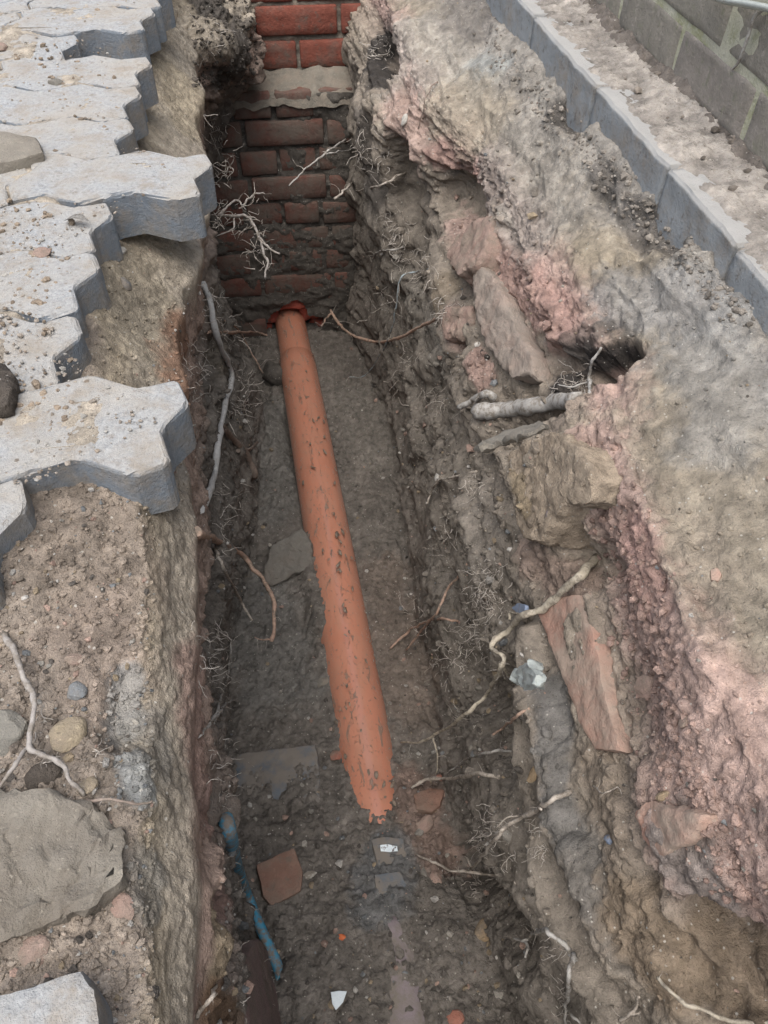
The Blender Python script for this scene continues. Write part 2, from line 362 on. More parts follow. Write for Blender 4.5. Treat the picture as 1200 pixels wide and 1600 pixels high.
d += m_rub * (.006 * big + .004 * mid + .0030 * fine + .0042 * (grit - .4) * (_perm[gid] / 255.))
d += m_face * (.005 * perlin(V * 7 + 33) + .0025 * perlin(V * 18 + 5) + .0020 * fine + .0014 * (grit - .4))
d += m_lw * (.024 * big + .014 * mid + .005 * fine + .008 * (clod - .4))
d += m_fl * (.007 * big + .009 * mid + .0048 * fine + (.008 * (clod - .4) + .004 * (grit - .4)) * np.clip(perlin(V * 9 + 12) * 1.8 + .35, 0, 1))
var = np.clip(perlin(V * 7 + 60) * 1.6 + .5, .1, 1)
d += m_rw * (.026 * big + .014 * mid + (.0055 * fine + .010 * (clod - .4)) * var)
d += m_led * (.015 * big + .010 * mid + .004 * fine + .005 * (clod - .4))
d += m_step * (.010 * big + .008 * mid + .005 * fine + (.006 * (clod - .4) + .0030 * (grit - .4)) * np.clip(perlin(V * 14 + 90) * 1.7 + .25, 0, 1))
rub = np.clip(perlin(V * 6) * 2 + .4, 0, 1)
rub = np.clip(perlin(V * 8) * 2.2 - .1, 0, 1)
rid = 1 - np.abs(perlin(warp * np.array([16, 9, 16], np.float32) + 44)) * 2.2
d += m_top * (.013 * big + .006 * mid + .0018 * fine + .005 * np.clip(rid, 0, 1) ** 3 + (.007 * (clod - .4) + .003 * (grit - .4)) * rub)
d += (m_rw + m_lw + m_led + m_step + m_fl) * .0010 * perlin(V * 170 + 8)
farl = np.clip((V[:, 1] - 1.85) / .15, 0, 1) * band(1.2, 3.0)
d += farl * (.012 * mid + .012 * (clod - .4) + .006 * fine)
d -= np.clip((V[:, 1] - 1.8) / .15, 0, 1) * band(3.1, 5.0) * .022
kf = band(11.85, 12.9)
d += kf * (.003 * mid + .004 * (clod - .4) + .002 * (grit - .4))
# trench grooves and ridges that run along the right wall
gro = perlin(np.stack([SS * 4.5 + .8 * perlin(V * 4), V[:, 1] * 3.0, SS * 0 + 4], 1))
d += (m_rw + .7 * m_led) * .014 * gro + m_lw * .008 * gro
V = V + Nn * d[:, None]
yy_ = V[:, 1]; wob_ = perlin(np.stack([yy_ * 7, yy_ * 0 + 2, yy_ * 0], 1)) * .016 + perlin(np.stack([yy_ * 22, yy_ * 0 + 5, yy_ * 0], 1)) * .008 + perlin(V * 26 + 70) * .002
V[:, 0] += wob_ * np.clip(1 - np.abs(SS - 2.0) / .9, 0, 1)
# local hollows (negative) and lumps (positive): capsules between two points of the surface
bv0 = None
QF = None
def quads(ny, nx):
    a = (np.arange(ny - 1)[:, None] * nx + np.arange(nx - 1)[None, :]).ravel()
    return np.stack([a, a + 1, a + nx + 1, a + nx], 1)
QF = quads(NY, NX)
def coarse_bvh(V, step=4):
    g = V.reshape(NY, NX, 3)[::step, ::step]; ny, nx = g.shape[:2]
    return BVHTree.FromPolygons([tuple(p) for p in g.reshape(-1, 3).tolist()], quads(ny, nx).tolist())
bv = coarse_bvh(V)
def hit0(px, py):
    h = bv.ray_cast(Vector(CAM), Vector(ray(px, py)).normalized()); 
    return np.array(h[0]) if h[0] is not None else at(px, py, -.3)
DENTS = [  # px a, px b, radius m, depth m, direction (None = surface normal)
    ((598, 70), (600, 110), .030, -.07), ((972, 556), (890, 600), .026, -.085), ((900, 605), (770, 690), .022, -.045), ((950, 575), (870, 560), .022, -.028),
    ((700, 300), (745, 320), .045, -.05), ((630, 240), (640, 300), .05, -.04), ((940, 860), (960, 900), .02, -.025), ((880, 840), (930, 880), .03, -.03),
    ((800, 1080), (760, 1100), .05, -.06), ((740, 1060), (780, 1180), .06, -.05), ((850, 640), (790, 705), .016, -.03), ((800, 720), (870, 830), .03, .022),
    ((740, 1330), (800, 1450), .06, -.05), ((855, 1080), (880, 1280), .022, .022), ((900, 1340), (960, 1480), .03, .02), ((830, 990), (840, 1100), .02, .018),
    ((700, 400), (720, 540), .04, .03), ((690, 560), (740, 620), .035, .02), ((330, 560), (340, 640), .05, -.05), ((330, 900), (335, 1050), .05, -.04),
    ((450, 640), (470, 760), .03, -.025), ((320, 60), (390, 110), .05, .03), ((560, 200), (590, 300), .04, -.03), ((870, 1000), (980, 1240), .012, -.010),
    ((1000, 380), (940, 300), .025, -.02), ((880, 170), (900, 190), .025, -.03), ((1010, 330), (1050, 380), .02, -.02), ((880, 540), (850, 470), .02, .012),
    ((200, 1070), (190, 1140), .02, -.016), ((730, 800), (770, 900), .03, .02), ((690, 900), (720, 1000), .04, .02), ((790, 1200), (800, 1400), .03, .02),
    ((820, 1300), (850, 1450), .02, -.03), ((640, 560), (660, 700), .03, .018), ((400, 1440), (425, 1500), .03, -.02),
    ((440, 1270), (350, 1420), .02, -.012), ((486, 850), (502, 980), .035, .030), ((505, 1020), (535, 1150), .024, .010), ((1110, 1430), (1190, 1480), .02, -.03), ((1000, 1350), (1010, 1380), .02, -.02)]
def seg_dist(P, a, b):
    ab = b - a; t = np.clip(((P - a) @ ab) / (ab @ ab + 1e-9), 0, 1); return np.linalg.norm(P - (a + t[:, None] * ab), axis=1)
Nn2 = normals(V.reshape(NY, NX, 3)).reshape(-1, 3)
jit = .25 * perlin(V * 40) + .18 * perlin(V * 95)
off = np.zeros(len(V), np.float32)
for a, b, r, dep in DENTS:
    A, B = hit0(*a), hit0(*b); lo = np.minimum(A, B) - 3 * r; hi = np.maximum(A, B) + 3 * r
    I = np.nonzero(((V > lo) & (V < hi)).all(1))[0]
    q = seg_dist(V[I], A, B) / r * (1 + jit[I]); off[I] += dep * np.clip(1.25 - q, 0, 1) ** 1.0 * (3 - 2 * np.clip(1.25 - q, 0, 1)) * np.clip(1.25 - q, 0, 1)
V = V + Nn * off[:, None]

# ---- soil colour (what the soil is, layer by layer, plus shade painted dark in hollows)
def C(*c): return np.array(c, np.float32)
TAN, SAND, PINK, RED, GREY, DARK, DAMP, FLOOR = C(.36, .30, .215), C(.315, .268, .202), C(.41, .29, .24), C(.385, .24, .198), C(.315, .288, .248), C(.045, .04, .036), C(.165, .146, .124), C(.176, .156, .133)
key = [(-.5, C(.28, .232, .185)), (.9, C(.28, .232, .185)), (1.1, TAN), (1.5, C(.33, .285, .222)), (1.95, C(.35, .30, .235)), (2.2, C(.30, .215, .17)), (2.9, C(.27, .205, .165)), (3.4, DAMP), (5.0, DAMP), (5.2, FLOOR), (5.8, FLOOR), (6.2, DAMP), (7.6, C(.215, .187, .152)),
       (8.1, C(.25, .212, .168)), (9.0, C(.29, .245, .19)), (9.9, C(.30, .24, .19)), (10.2, PINK * .95), (10.9, PINK), (11.25, SAND), (11.9, GREY), (12.4, GREY * .9), (12.7, C(.16, .14, .12)), (14, C(.15, .13, .11))]
sw = SS + .16 * perlin(V * 9 + 7) + .10 * perlin(V * 30 + 3) + .05 * fine
kx = [k for k, _ in key]; kc = np.array([c for _, c in key])
colr = np.stack([np.interp(sw, kx, kc[:, i]) for i in range(3)], 1).astype(np.float32)
bv = coarse_bvh(V)
n1 = .35 * fbm(V * 14 + 2, 3) + .15 * fine
n2 = perlin(V * 11 + 31)
PATCH = [  # px centre, px other end, radius m, colour, strength
    ((620, 160), (640, 220), .05, PINK, .8), ((690, 240), (770, 300), .035, RED, .8), ((740, 350), (780, 420), .05, PINK, .9), ((790, 420), (870, 500), .04, RED, .75), ((740, 560), (760, 590), .02, RED, .6),
    ((700, 500), (720, 530), .025, PINK, .7), ((640, 60), (780, 100), .09, GREY * 1.1, .7), ((740, 110), (760, 115), .04, C(.29, .31, .295), .6), ((800, 240), (850, 330), .08, GREY, .7), ((700, 150), (760, 190), .06, SAND * 1.1, .8),
    ((930, 380), (990, 420), .04, C(.345, .285, .20), .6), ((960, 460), (1100, 480), .04, C(.295, .285, .268), .7), ((900, 690), (900, 700), .05, SAND, .7), ((1100, 700), (1130, 850), .08, SAND, .8), ((1100, 560), (1150, 640), .06, C(.295, .285, .262), .6),
    ((920, 690), (990, 830), .028, PINK, .9), ((985, 830), (1040, 1000), .030, RED * 1.05, .85), ((1040, 1000), (1120, 1150), .04, PINK * 1.05, .9), ((1110, 1150), (1180, 1300), .05, PINK, .9), ((1080, 1380), (1190, 1440), .03, PINK, .9),
    ((860, 730), (850, 830), .03, C(.24, .19, .14), .8), ((830, 880), (900, 920), .03, C(.27, .20, .16), .8), ((860, 1080), (880, 1300), .022, C(.15, .145, .135), .85), ((900, 1330), (980, 1500), .025, C(.15, .14, .125), .8),
    ((1060, 1320), (1100, 1390), .03, C(.17, .165, .15), .7), ((1000, 1480), (1150, 1540), .05, C(.24, .18, .12), .8), ((920, 1200), (960, 1300), .025, C(.25, .20, .15), .7), 
    ((968, 558), (880, 596), .032, DARK, .97), ((890, 540), (930, 520), .018, DARK * 1.5, .7), ((600, 60), (590, 120), .05, DARK, .95), ((340, 20), (370, 110), .07, DARK * 1.5, .9), ((560, 200), (580, 290), .05, DARK * 1.8, .7), ((520, 150), (540, 200), .05, DARK * 1.8, .8),  # shade painted into hollows and wall corner; the top left patch is dark soil
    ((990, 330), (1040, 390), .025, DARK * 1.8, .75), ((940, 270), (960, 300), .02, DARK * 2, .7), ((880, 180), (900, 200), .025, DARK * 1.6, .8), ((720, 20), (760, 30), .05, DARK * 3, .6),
    ((280, 130), (300, 200), .05, C(.36, .30, .21), .8), ((200, 450), (270, 560), .06, C(.24, .205, .15), .8), ((285, 530), (285, 600), .03, C(.24, .12, .07), .7), ((120, 850), (200, 900), .06, C(.29, .232, .178), .6), ((170, 1060), (150, 1000), .04, C(.29, .225, .178), .5),
    ((200, 1060), (195, 1140), .012, C(.29, .31, .31), .5), ((215, 1190), (225, 1230), .010, C(.30, .325, .325), .7), ((230, 1130), (240, 1180), .02, C(.22, .21, .185), .5), ((230, 1360), (235, 1420), .015, C(.15, .15, .14), .6),
    ((305, 1050), (310, 1250), .03, C(.27, .18, .145), .8), ((318, 1250), (335, 1400), .025, C(.31, .205, .168), .9), ((335, 1440), (340, 1520), .02, C(.25, .20, .13), .85), ((330, 1570), (345, 1600), .02, C(.19, .115, .065), .8),
    ((430, 640), (430, 800), .05, C(.19, .18, .158), .7), ((400, 940), (440, 1060), .08, C(.185, .178, .16), .6), ((560, 620), (590, 700), .08, C(.20, .182, .155), .6), ((600, 900), (640, 1100), .06, C(.23, .18, .142), .6), ((650, 1230), (690, 1330), .04, C(.27, .185, .145), .7), ((600, 1340), (590, 1400), .04, C(.15, .155, .155), .7),
    ((630, 450), (680, 560), .05, C(.21, .19, .16), .6), ((740, 760), (760, 860), .05, C(.21, .185, .155), .6), ((700, 440), (680, 470), .03, C(.24, .19, .13), .6), ((360, 420), (350, 560), .05, C(.21, .18, .14), .6), ((815, 740), (820, 800), .015, C(.26, .20, .12), .7)]
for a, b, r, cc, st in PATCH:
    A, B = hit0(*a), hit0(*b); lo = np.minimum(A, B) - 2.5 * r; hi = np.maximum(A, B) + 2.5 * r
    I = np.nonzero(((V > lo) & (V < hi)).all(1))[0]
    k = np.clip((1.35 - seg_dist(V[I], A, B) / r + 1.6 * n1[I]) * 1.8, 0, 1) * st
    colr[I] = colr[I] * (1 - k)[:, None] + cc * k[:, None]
colr *= (1 + .22 * n2 + .25 * perlin(V * 45))[:, None]
colr *= (1 + .35 * (_perm[gid] / 255. - .5) * np.clip(grit, 0, 1) * (.35 + m_rub + m_step))[:, None]
lum = colr.mean(1, keepdims=True); colr = np.clip(lum + (colr - lum) * .92, .012, .7)
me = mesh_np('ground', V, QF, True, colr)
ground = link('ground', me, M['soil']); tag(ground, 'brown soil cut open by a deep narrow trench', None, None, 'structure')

bv = coarse_bvh(V, 2)
def hit(px, py, off=0.):
    dr = Vector(ray(px, py)).normalized(); h = bv.ray_cast(Vector(CAM), dr)
    if h[0] is None: p = Vector(at(px, py, -.3)); n = Vector((0, 0, 1))
    else: p, n = h[0], h[1]
    if n.dot(dr) > 0: n = -n
    return p - dr * off, n
def px_size(p): return (Vector(p) - Vector(CAM)).dot(Vector(_FW)) / FPX

# land around: sheet out to the horizon with a hole where the dug ground lies, and the far end of the trench
o = 60.; a0, a1, b0, b1 = -1.3, 1.3, -1.4, 2.47
rv = []
for x, yy in ((-o, -o), (o, -o), (o, o), (-o, o)): rv.append((x, yy, -.06))
for x, yy in ((a0, b0), (a1, b0), (a1, b1), (a0, b1)): rv.append((x, yy, pave(yy) - (.068 if x < 0 else .03)))
me = mesh_np('surrounding_land', rv, [(0, 1, 5, 4), (1, 2, 6, 5), (2, 3, 7, 6), (3, 0, 4, 7)], False, np.tile(C(.2, .17, .13), (8, 1)))
tag(link('surrounding_land', me, M['soil']), kind='structure')
cv, cf = [], []
for k in range(NX - 1 if NX < 2 else 1): pass
row = V.reshape(NY, NX, 3)[0]; keep = np.nonzero((S > 1) & (S < 12))[0][::6]
for i in keep: cv += [tuple(row[i] + [0, -.0, 0]), (row[i][0], row[i][1], -.05)]
me = mesh_np('trench_end_bank', cv, [(2 * i, 2 * i + 2, 2 * i + 3, 2 * i + 1) for i in range(len(keep) - 1)], True, np.tile(C(.17, .14, .11), (len(cv), 1)))
tag(link('trench_end_bank', me, M['soil']), kind='structure')

# ------------------------------------------------------------------ block pavement (left): interlocking zigzag blocks, each its own piece
BL, BW, BH = .222, .109, .056
def wave(t, P=.111):
    return float(np.interp((t % P) / P, [0, .30, .70, 1], [0, -.0115, .0125, 0]))
def wave2(t, P=.109):
    return float(np.interp((t % P) / P, [0, .38, .68, 1], [0, -.0115, .0115, 0]))
def block_outline():
    pts = []
    kl = [0, .0333, .0777, .111, .1443, .1887]
    kw = [0, .0414, .0741]
    for x in kl: pts.append((-x, -wave(x) * 1.0 if False else wave(x)))      # front side, right to left
    for yv in kw: pts.append((-BL + wave2(.109 - yv if yv else 0) * 0 + wave2(yv), yv))
    for x in reversed(kl[1:] + [BL]): pts.append((-x, BW + wave(x)))
    for yv in reversed(kw[1:] + [BW]): pts.append((wave2(yv), yv))
    return pts
def make_block(name, seed, chip=.0):
    bm = bmesh.new(); r = random.Random(seed)
    pts = block_outline()
    vs = [bm.verts.new((x + .001, yv, 0)) for x, yv in pts]
    f = bm.faces.new(vs); bmesh.ops.recalc_face_normals(bm, faces=[f])
    if f.normal.z < 0: f.normal_flip()
    e = bmesh.ops.extrude_face_region(bm, geom=[f]); vv = [g for g in e['geom'] if isinstance(g, bmesh.types.BMVert)]
    for v_ in vs: v_.co.z = -BH
    top = [g for g in bm.edges if all(v_.co.z > -.001 for v_ in g.verts)]
    ver = [g for g in bm.edges if abs(g.verts[0].co.z - g.verts[1].co.z) > .01]
    bmesh.ops.bevel(bm, geom=ver, offset=.0075, segments=3, affect='EDGES', profile=.5)
    top = [g for g in bm.edges if all(v_.co.z > -.001 for v_ in g.verts) and len(g.link_faces) == 2]
    bmesh.ops.bevel(bm, geom=top, offset=.0042, segments=3, affect='EDGES', profile=.5)
    for v_ in bm.verts:
        v_.co += Vector((r.uniform(-1, 1), r.uniform(-1, 1), r.uniform(-1, 1))) * .0008
    bmesh.ops.translate(bm, verts=bm.verts, vec=(0, -BW / 2, 0))
    return bm_mesh(name, bm, False)
blocks = [make_block('paving_block', s) for s in range(4)]
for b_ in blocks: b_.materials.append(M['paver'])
bed = empty('block_pavement', (-.6, 1.0, pave(1.0))); tag(bed, 'grey interlocking block pavement broken off along the trench', None, None, 'structure')
rows = {}   # row index -> X of its right end
ROW0Y, RP = .553, .1112
ends = {-1: (16, 795), 0: (270, 655), 1: (104, 535), 2: (133, 440), 3: (156, 352), 4: (316, 280), 5: (195, 205), 6: (207, 150), 7: (225, 100), 8: (118, 45), 9: (233, 15), 10: (255, -5)}
angles = math.atan(SL)
for k in range(-5, 17):
    Yc = ROW0Y + k * RP
    xe = float(atp(*ends[k])[0]) if k in ends else (-.32 if k < 0 else -.213)
    if k < -1: xe = -.46 - .1 * (k % 2)
    for j in range(6):
        xr = xe - j * (BL + .003)
        if xr < -1.35: break
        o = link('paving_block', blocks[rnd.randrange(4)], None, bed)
        tilt = .0
        dz = rnd.uniform(-.0018, .0018)
        if k in (0, 4) and j == 0: tilt = .03 if k == 0 else .015
        o.matrix_parent_inverse = Matrix.Identity(4)
        loc = Vector((xr, Yc, pave(Yc) + dz)) - bed.location
        o.matrix_basis = Matrix.Translation(loc) @ Matrix.Rotation(angles + rnd.uniform(-.006, .006), 4, 'X') @ Matrix.Rotation(tilt + rnd.uniform(-.006, .006), 4, 'Y') @ Matrix.Rotation(rnd.uniform(-.012, .012), 4, 'Z')

ey = [ROW0Y + k * RP for k in range(-1, 16)]; ex = [float(atp(*ends[k])[0]) if k in ends else -.213 for k in range(-1, 16)]
n, m_ = 430, 220; ys = np.linspace(ROW0Y - .14, 2.2, n); fr = np.linspace(0, 1, m_)
kk = np.clip(np.round((ys - ROW0Y) / RP).astype(int) + 1, 0, len(ex) - 1); xe_ = np.array(ex)[kk] - .034
xe_ = np.min([np.roll(xe_, q) for q in range(-6, 7)], axis=0)
X = -1.1 + (xe_[:, None] + 1.1) * fr[None, :]; Yy = np.repeat(ys[:, None], m_, 1)
P = np.stack([X.ravel(), Yy.ravel(), pave(Yy).ravel()], 1).astype(np.float32); h = fbm(P * 13 + 8, 4, .6); c1, c2, ci = worley(P * 90 + 4)
P[:, 2] += -.0010 + .0040 * h + .0014 * perlin(P * 60 + 3) + .0018 * np.clip(c2 - c1, 0, .5) * np.clip(h + .6, 0, 1) + .0016 * perlin(P * 210) + .0010 * perlin(P * 430)
edge = np.clip((fr - .97) / .03, 0, 1); P[:, 2] -= np.tile(edge, n) * .02
js = link('joint_sand', mesh_np('joint_sand', P, quads(n, m_), True, np.clip(C(.35, .305, .245) * (1 + .35 * h + .3 * (_perm[ci] / 255. - .5))[:, None], .02, .6)), M['soil'], bed); js['kind'] = 'stuff'
js.matrix_parent_inverse = Matrix.Translation(-bed.location)

# ------------------------------------------------------------------ kerb and boundary wall on the right
KA, KB = Vector(atp(812, 0)), Vector(atp(1195, 430)); kd = (KB - KA).normalized()       # runs towards the camera
def rough_box(name, sx, sy, sz, bev, jit, seed, cuts=0, seg=1):
    bm = bmesh.new(); bmesh.ops.create_cube(bm, size=1); bmesh.ops.scale(bm, vec=(sx, sy, sz), verts=bm.verts)
    if cuts: bmesh.ops.subdivide_edges(bm, edges=bm.edges[:], cuts=cuts, use_grid_fill=True)
    r = random.Random(seed)
    if bev:
        es = [e for e in bm.edges if len(e.link_faces) == 2 and e.calc_face_angle(0) > .5]
        bmesh.ops.bevel(bm, geom=es, offset=bev, segments=seg, affect='EDGES', clamp_overlap=True)
    if jit:
        P = np.array([v_.co for v_ in bm.verts]); n = np.stack([perlin(P * 28 + seed * 7 + q * 31) + .5 * perlin(P * 90 + seed + q * 11) for q in range(3)], 1) * jit
        for v_, q in zip(bm.verts, n): v_.co += Vector(q.tolist())
    return bm_mesh(name, bm, bool(cuts))
kerb = empty('kerb', KA + kd * .5); tag(kerb, 'grey concrete edging kerb running beside the dug strip', 'kerb')
kr = Vector((-kd.y, kd.x, 0)); kr = kr if kr.x > 0 else -kr; kr.normalize(); ku = kr.cross(kd); ku = ku if ku.z > 0 else -ku
jl = [(Vector(atp(*p)) - KA).dot(kd) for p in ((837, 25), (930, 135), (1041, 262), (1150, 383))]
cuts = [-.85, -.55, -.26] + jl + [jl[-1] + .26, jl[-1] + .52, jl[-1] + .78]
KW, KH = .085, .15
for i in range(len(cuts) - 1):
    ln = cuts[i + 1] - cuts[i] - .0006
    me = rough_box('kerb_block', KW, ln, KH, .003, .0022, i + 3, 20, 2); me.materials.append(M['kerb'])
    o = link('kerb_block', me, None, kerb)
    c = KA + kd * (cuts[i] + ln / 2) + kr * KW / 2 - ku * KH / 2 + ku * (-.004 if i == 6 else rnd.uniform(-.0006, .0006)) + kr * rnd.uniform(-.0012, .0012)
    m = Matrix((kr, kd, ku)).transposed().to_4x4(); m.translation = c - kerb.location
    o.matrix_parent_inverse = Matrix.Identity(4); o.matrix_basis = m

WA, WB = Vector(atp(910, 0)), Vector(atp(1150, 238)); wd = (WB - WA).normalized(); wr = Vector((-wd.y, wd.x, 0)); wr = wr if wr.x > 0 else -wr; wr.normalize()
bwall = empty('boundary_wall', WA); tag(bwall, 'brown brick boundary wall with mossy mortar joints behind the kerb', 'wall')
brick_var = []
for s in range(4):
    me = rough_box('brick', .102, .2115, .0685, .0035, .0016, s + 40, 6, 1); me.materials.append(M['brick_grey']); brick_var.append(me)
wu = wr.cross(wd); wu = wu if wu.z > 0 else -wu
jref = (Vector(atp(1150, 238)) - WA).dot(wd)
for c_ in range(-1, 8):
    offj = (c_ % 2) * .109
    for j in range(-9, 8):
        s0 = jref + offj + j * .218
        o = link('brick', brick_var[rnd.randrange(4)], None, bwall)
        p = wd * (s0 + .109) + wr * (.051 + rnd.uniform(-.0005, .0005)) + wu * (.012 + c_ * .075 + .032)
        m = (Matrix((wr, wd, wu)).transposed() @ Matrix.Rotation(rnd.uniform(-.006, .006), 3, 'Z')).to_4x4(); m.translation = p
        o.matrix_parent_inverse = Matrix.Identity(4); o.matrix_basis = m
me = rough_box('mortar', .0995, 3.7, .70, 0, .0003, 60, 24); me.materials.append(M['mortar_green'])
o = link('mortar', me, None, bwall); m = Matrix((wr, wd, wu)).transposed().to_4x4(); m.translation = wd * (jref - .11) + wr * .0505 + wu * .27; o.matrix_parent_inverse = Matrix.Identity(4); o.matrix_basis = m

# dirt lying between kerb and wall and over the kerb top
def dirt_strip(name, label, a, d, r, ln0, ln1, w0, w1, z0, amp, seed, col, mat='soil', thr=.0):
    n, m_ = 420, 70; t = np.linspace(ln0, ln1, n); u = np.linspace(w0, w1, m_); T, U = np.meshgrid(t, u, indexing='ij')
    P = np.array(a)[None, None] + T[..., None] * np.array(d) + U[..., None] * np.array(r); P = P.reshape(-1, 3).astype(np.float32)
    e = np.clip((U - w0) / (w1 - w0), 0, 1).ravel()
    h = fbm(P * 16 + seed, 4, .55); c1, c2, ci = worley(P * 60 + seed)
    hh = z0(e) + amp * h + .0022 * perlin(P * 75 + seed) + .006 * np.clip(c2 - c1, 0, .5) * np.clip(h + .5, 0, 1) + .0024 * perlin(P * 170) + .0016 * perlin(P * 380)
    P[:, 2] += hh
    cc = np.clip(np.array(col) * (1 + .5 * h + .3 * (_perm[ci] / 255. - .5))[:, None], .02, .7)
    o = link(name, mesh_np(name, P, quads(n, m_), True, cc), M[mat]); return tag(o, label, None, None, 'stuff')
dirt_strip('kerb_dirt', 'pale dry dirt spread over the kerb top and against the wall', KA, kd, kr, -.5, 1.6, .004, .16, lambda e: .0012 + .020 * e ** 1.6 - .009 * np.clip(1 - e / .12, 0, 1), .0050, 5, (.365, .33, .29))
dirt_strip('wall_foot_dirt', 'dark crumbly earth along the foot of the wall', KA, kd, kr, -.5, 1.6, .075, .15, lambda e: -.006 + .030 * np.sin(np.clip(e, 0, 1) * 2.2), .012, 9, (.17, .148, .128))

# ------------------------------------------------------------------ brick wall across the far end of the trench
YW, YU = 2.25, 2.335
PA = np.array(at(455, 512, -.985)); PB = np.array(at(592, 1292, -.974))     # pipe axis
pd = (PB - PA) / np.linalg.norm(PB - PA)
hole = PA + pd * ((YW - PA[1]) / pd[1])
fwall = empty('brick_wall', (0, YW, -1.05)); tag(fwall, 'muddy red brick wall closing the far end of the trench', 'wall')
def put(o, m, par):
    o.matrix_parent_inverse = Matrix.Identity(4); m = m.copy(); m.translation -= par.location; o.matrix_basis = m
bv2 = []
for s in range(5):
    me = rough_box('brick', .213, .10, .064, .0035, .0016, s + 70, 2, 1); me.materials.append(M['brick_red']); bv2.append(me)
hv2 = []
for s in range(3):
    me = rough_box('brick', .101, .10, .064, .0035, .0016, s + 80, 2, 1); me.materials.append(M['brick_red']); hv2.append(me)
ub = []
for s in range(3):
    me = rough_box('brick', .213, .10, .066, .0035, .0018, s + 90, 2, 1); me.materials.append(M['brick_upper']); ub.append(me)
for c_ in range(12):
    zc = -.25 - .0375 - c_ * .0755
    header = c_ % 2 == 0
    step = .112 if header else .224
    x0 = -.62 + (.035 if header else (.06 if c_ % 2 else .165))
    for j in range(12 if header else 6):
        xc = x0 + j * step + (step / 2)
        if math.hypot(max(abs(xc - hole[0]) - (.05 if header else .10), 0), max(abs(zc - (hole[2] + .012)) - .028, 0)) < .056: continue
        o = link('brick', (hv2 if header else bv2)[rnd.randrange(3)], None, fwall)
        put(o, Matrix.Translation((xc, YW + .05 + rnd.uniform(-.006, .007), zc + rnd.uniform(-.003, .003))) @ Matrix.Rotation(rnd.uniform(-.03, .03), 4, 'Z') @ Matrix.Rotation(rnd.uniform(-.015, .015), 4, 'Y'), fwall)
for c_, zc in enumerate((-.193, -.114, -.039, .036)):
    for j in range(5):
        xc = -.62 + (.115 if c_ % 2 == 0 else .228) + j * .224
        o = link('brick', ub[rnd.randrange(3)], None, fwall)
        put(o, Matrix.Translation((xc, YU + .05 + rnd.uniform(-.003, .003), zc)) @ Matrix.Rotation(rnd.uniform(-.015, .015), 4, 'Z'), fwall)
# broken red bricks set back inside the hole
for dx, dz, dy, rz, ry in ((-.105, .045, .055, .2, .1), (.10, .055, .05, -.25, -.25), (.125, -.03, .06, -.4, .3), (-.13, -.03, .06, .3, 0.), (.02, .095, .045, .05, .06)):
    me = rough_box('broken_brick', .12, .09, .062, .006, .010, int(dx * 1000) + 300, 4, 1); me.materials.append(M['brick_fresh'])
    o = link('broken_brick', me, None, fwall); put(o, Matrix.Translation((hole[0] + dx, YW + .028 + dy * .8, hole[2] + dz)) @ Matrix.Rotation(rz, 4, 'Z') @ Matrix.Rotation(ry, 4, 'Y'), fwall)
def wall_sheet(name, y0, z0, z1, amp, base, seed, mat, hole_r=None):
    n, m_ = 220, 190; xs = np.linspace(-.6, .5, n); zs = np.linspace(z0, z1, m_); X, Zz = np.meshgrid(xs, zs, indexing='ij')
    P = np.stack([X.ravel(), np.full(X.size, y0), Zz.ravel()], 1).astype(np.float32)
    q = P * np.array([9, 9, 13], np.float32)
    h = fbm(q + seed, 4, .6) + .45 * np.clip(fbm(P * 45 + seed, 3, .65), -1, 1) + .12 * perlin(P * 170)
    lo = np.clip((P[:, 2] - z0) / (z1 - z0), 0, 1)
    P[:, 1] -= np.clip(base(P, lo) + amp * h, -.02, .06)
    F = quads(n, m_)
    if hole_r:
        r = np.hypot(P[:, 0] - hole[0], (P[:, 2] - hole[2] - .012)) * (1 + .35 * perlin(P * 22 + 4)); keepv = r > hole_r; F = F[keepv[F].all(1)]
    F = F[:, ::-1]
    put(link(name, mesh_np(name, P, F, True), M[mat], fwall), Matrix.Identity(4), fwall)
wall_sheet('mortar', YW + .004, -1.12, -.262, .010, lambda P, lo: -.0026 + .010 * (1 - lo) ** 1.3 + .018 * np.clip((P[:, 0] - .09) / .12, 0, 1) * lo + .006 * np.clip((-.18 - P[:, 0]) / .1, 0, 1), 3, 'mud', .082)
wall_sheet('mortar', YU + .004, -.26, .09, .007, lambda P, lo: -.006 + .03 * np.clip((-.10 - P[:, 0]) / .1, 0, 1), 6, 'mortar')
n, m_ = 160, 40; xs = np.linspace(-.6, .5, n); ys = np.linspace(YW - .012, YU + .03, m_); X, Yy = np.meshgrid(xs, ys, indexing='ij')
P = np.stack([X.ravel(), Yy.ravel(), np.full(X.size, -.25)], 1).astype(np.float32); e = (P[:, 1] - YW) / (YU - YW)
P[:, 2] += -.012 + .035 * np.clip(e, -.3, 1) + .010 * fbm(P * 18, 4) - .03 * np.clip(-e * 6, 0, 1)
put(link('ledge_mortar', mesh_np('ledge_mortar', P, quads(n, m_), True), M['mortar'], fwall), Matrix.Identity(4), fwall)

n, m_ = 90, 30; X, Yy = np.meshgrid(np.linspace(-.75, .75, n), np.linspace(YU + .07, 2.75, m_), indexing='ij')
P = np.stack([X.ravel(), Yy.ravel(), np.full(X.size, .06)], 1).astype(np.float32); P[:, 2] += .014 * fbm(P * 12, 4)
tag(link('backfill', mesh_np('backfill', P, quads(n, m_), True, np.tile(C(.27, .23, .18), (len(P), 1))), M['soil']), kind='structure')
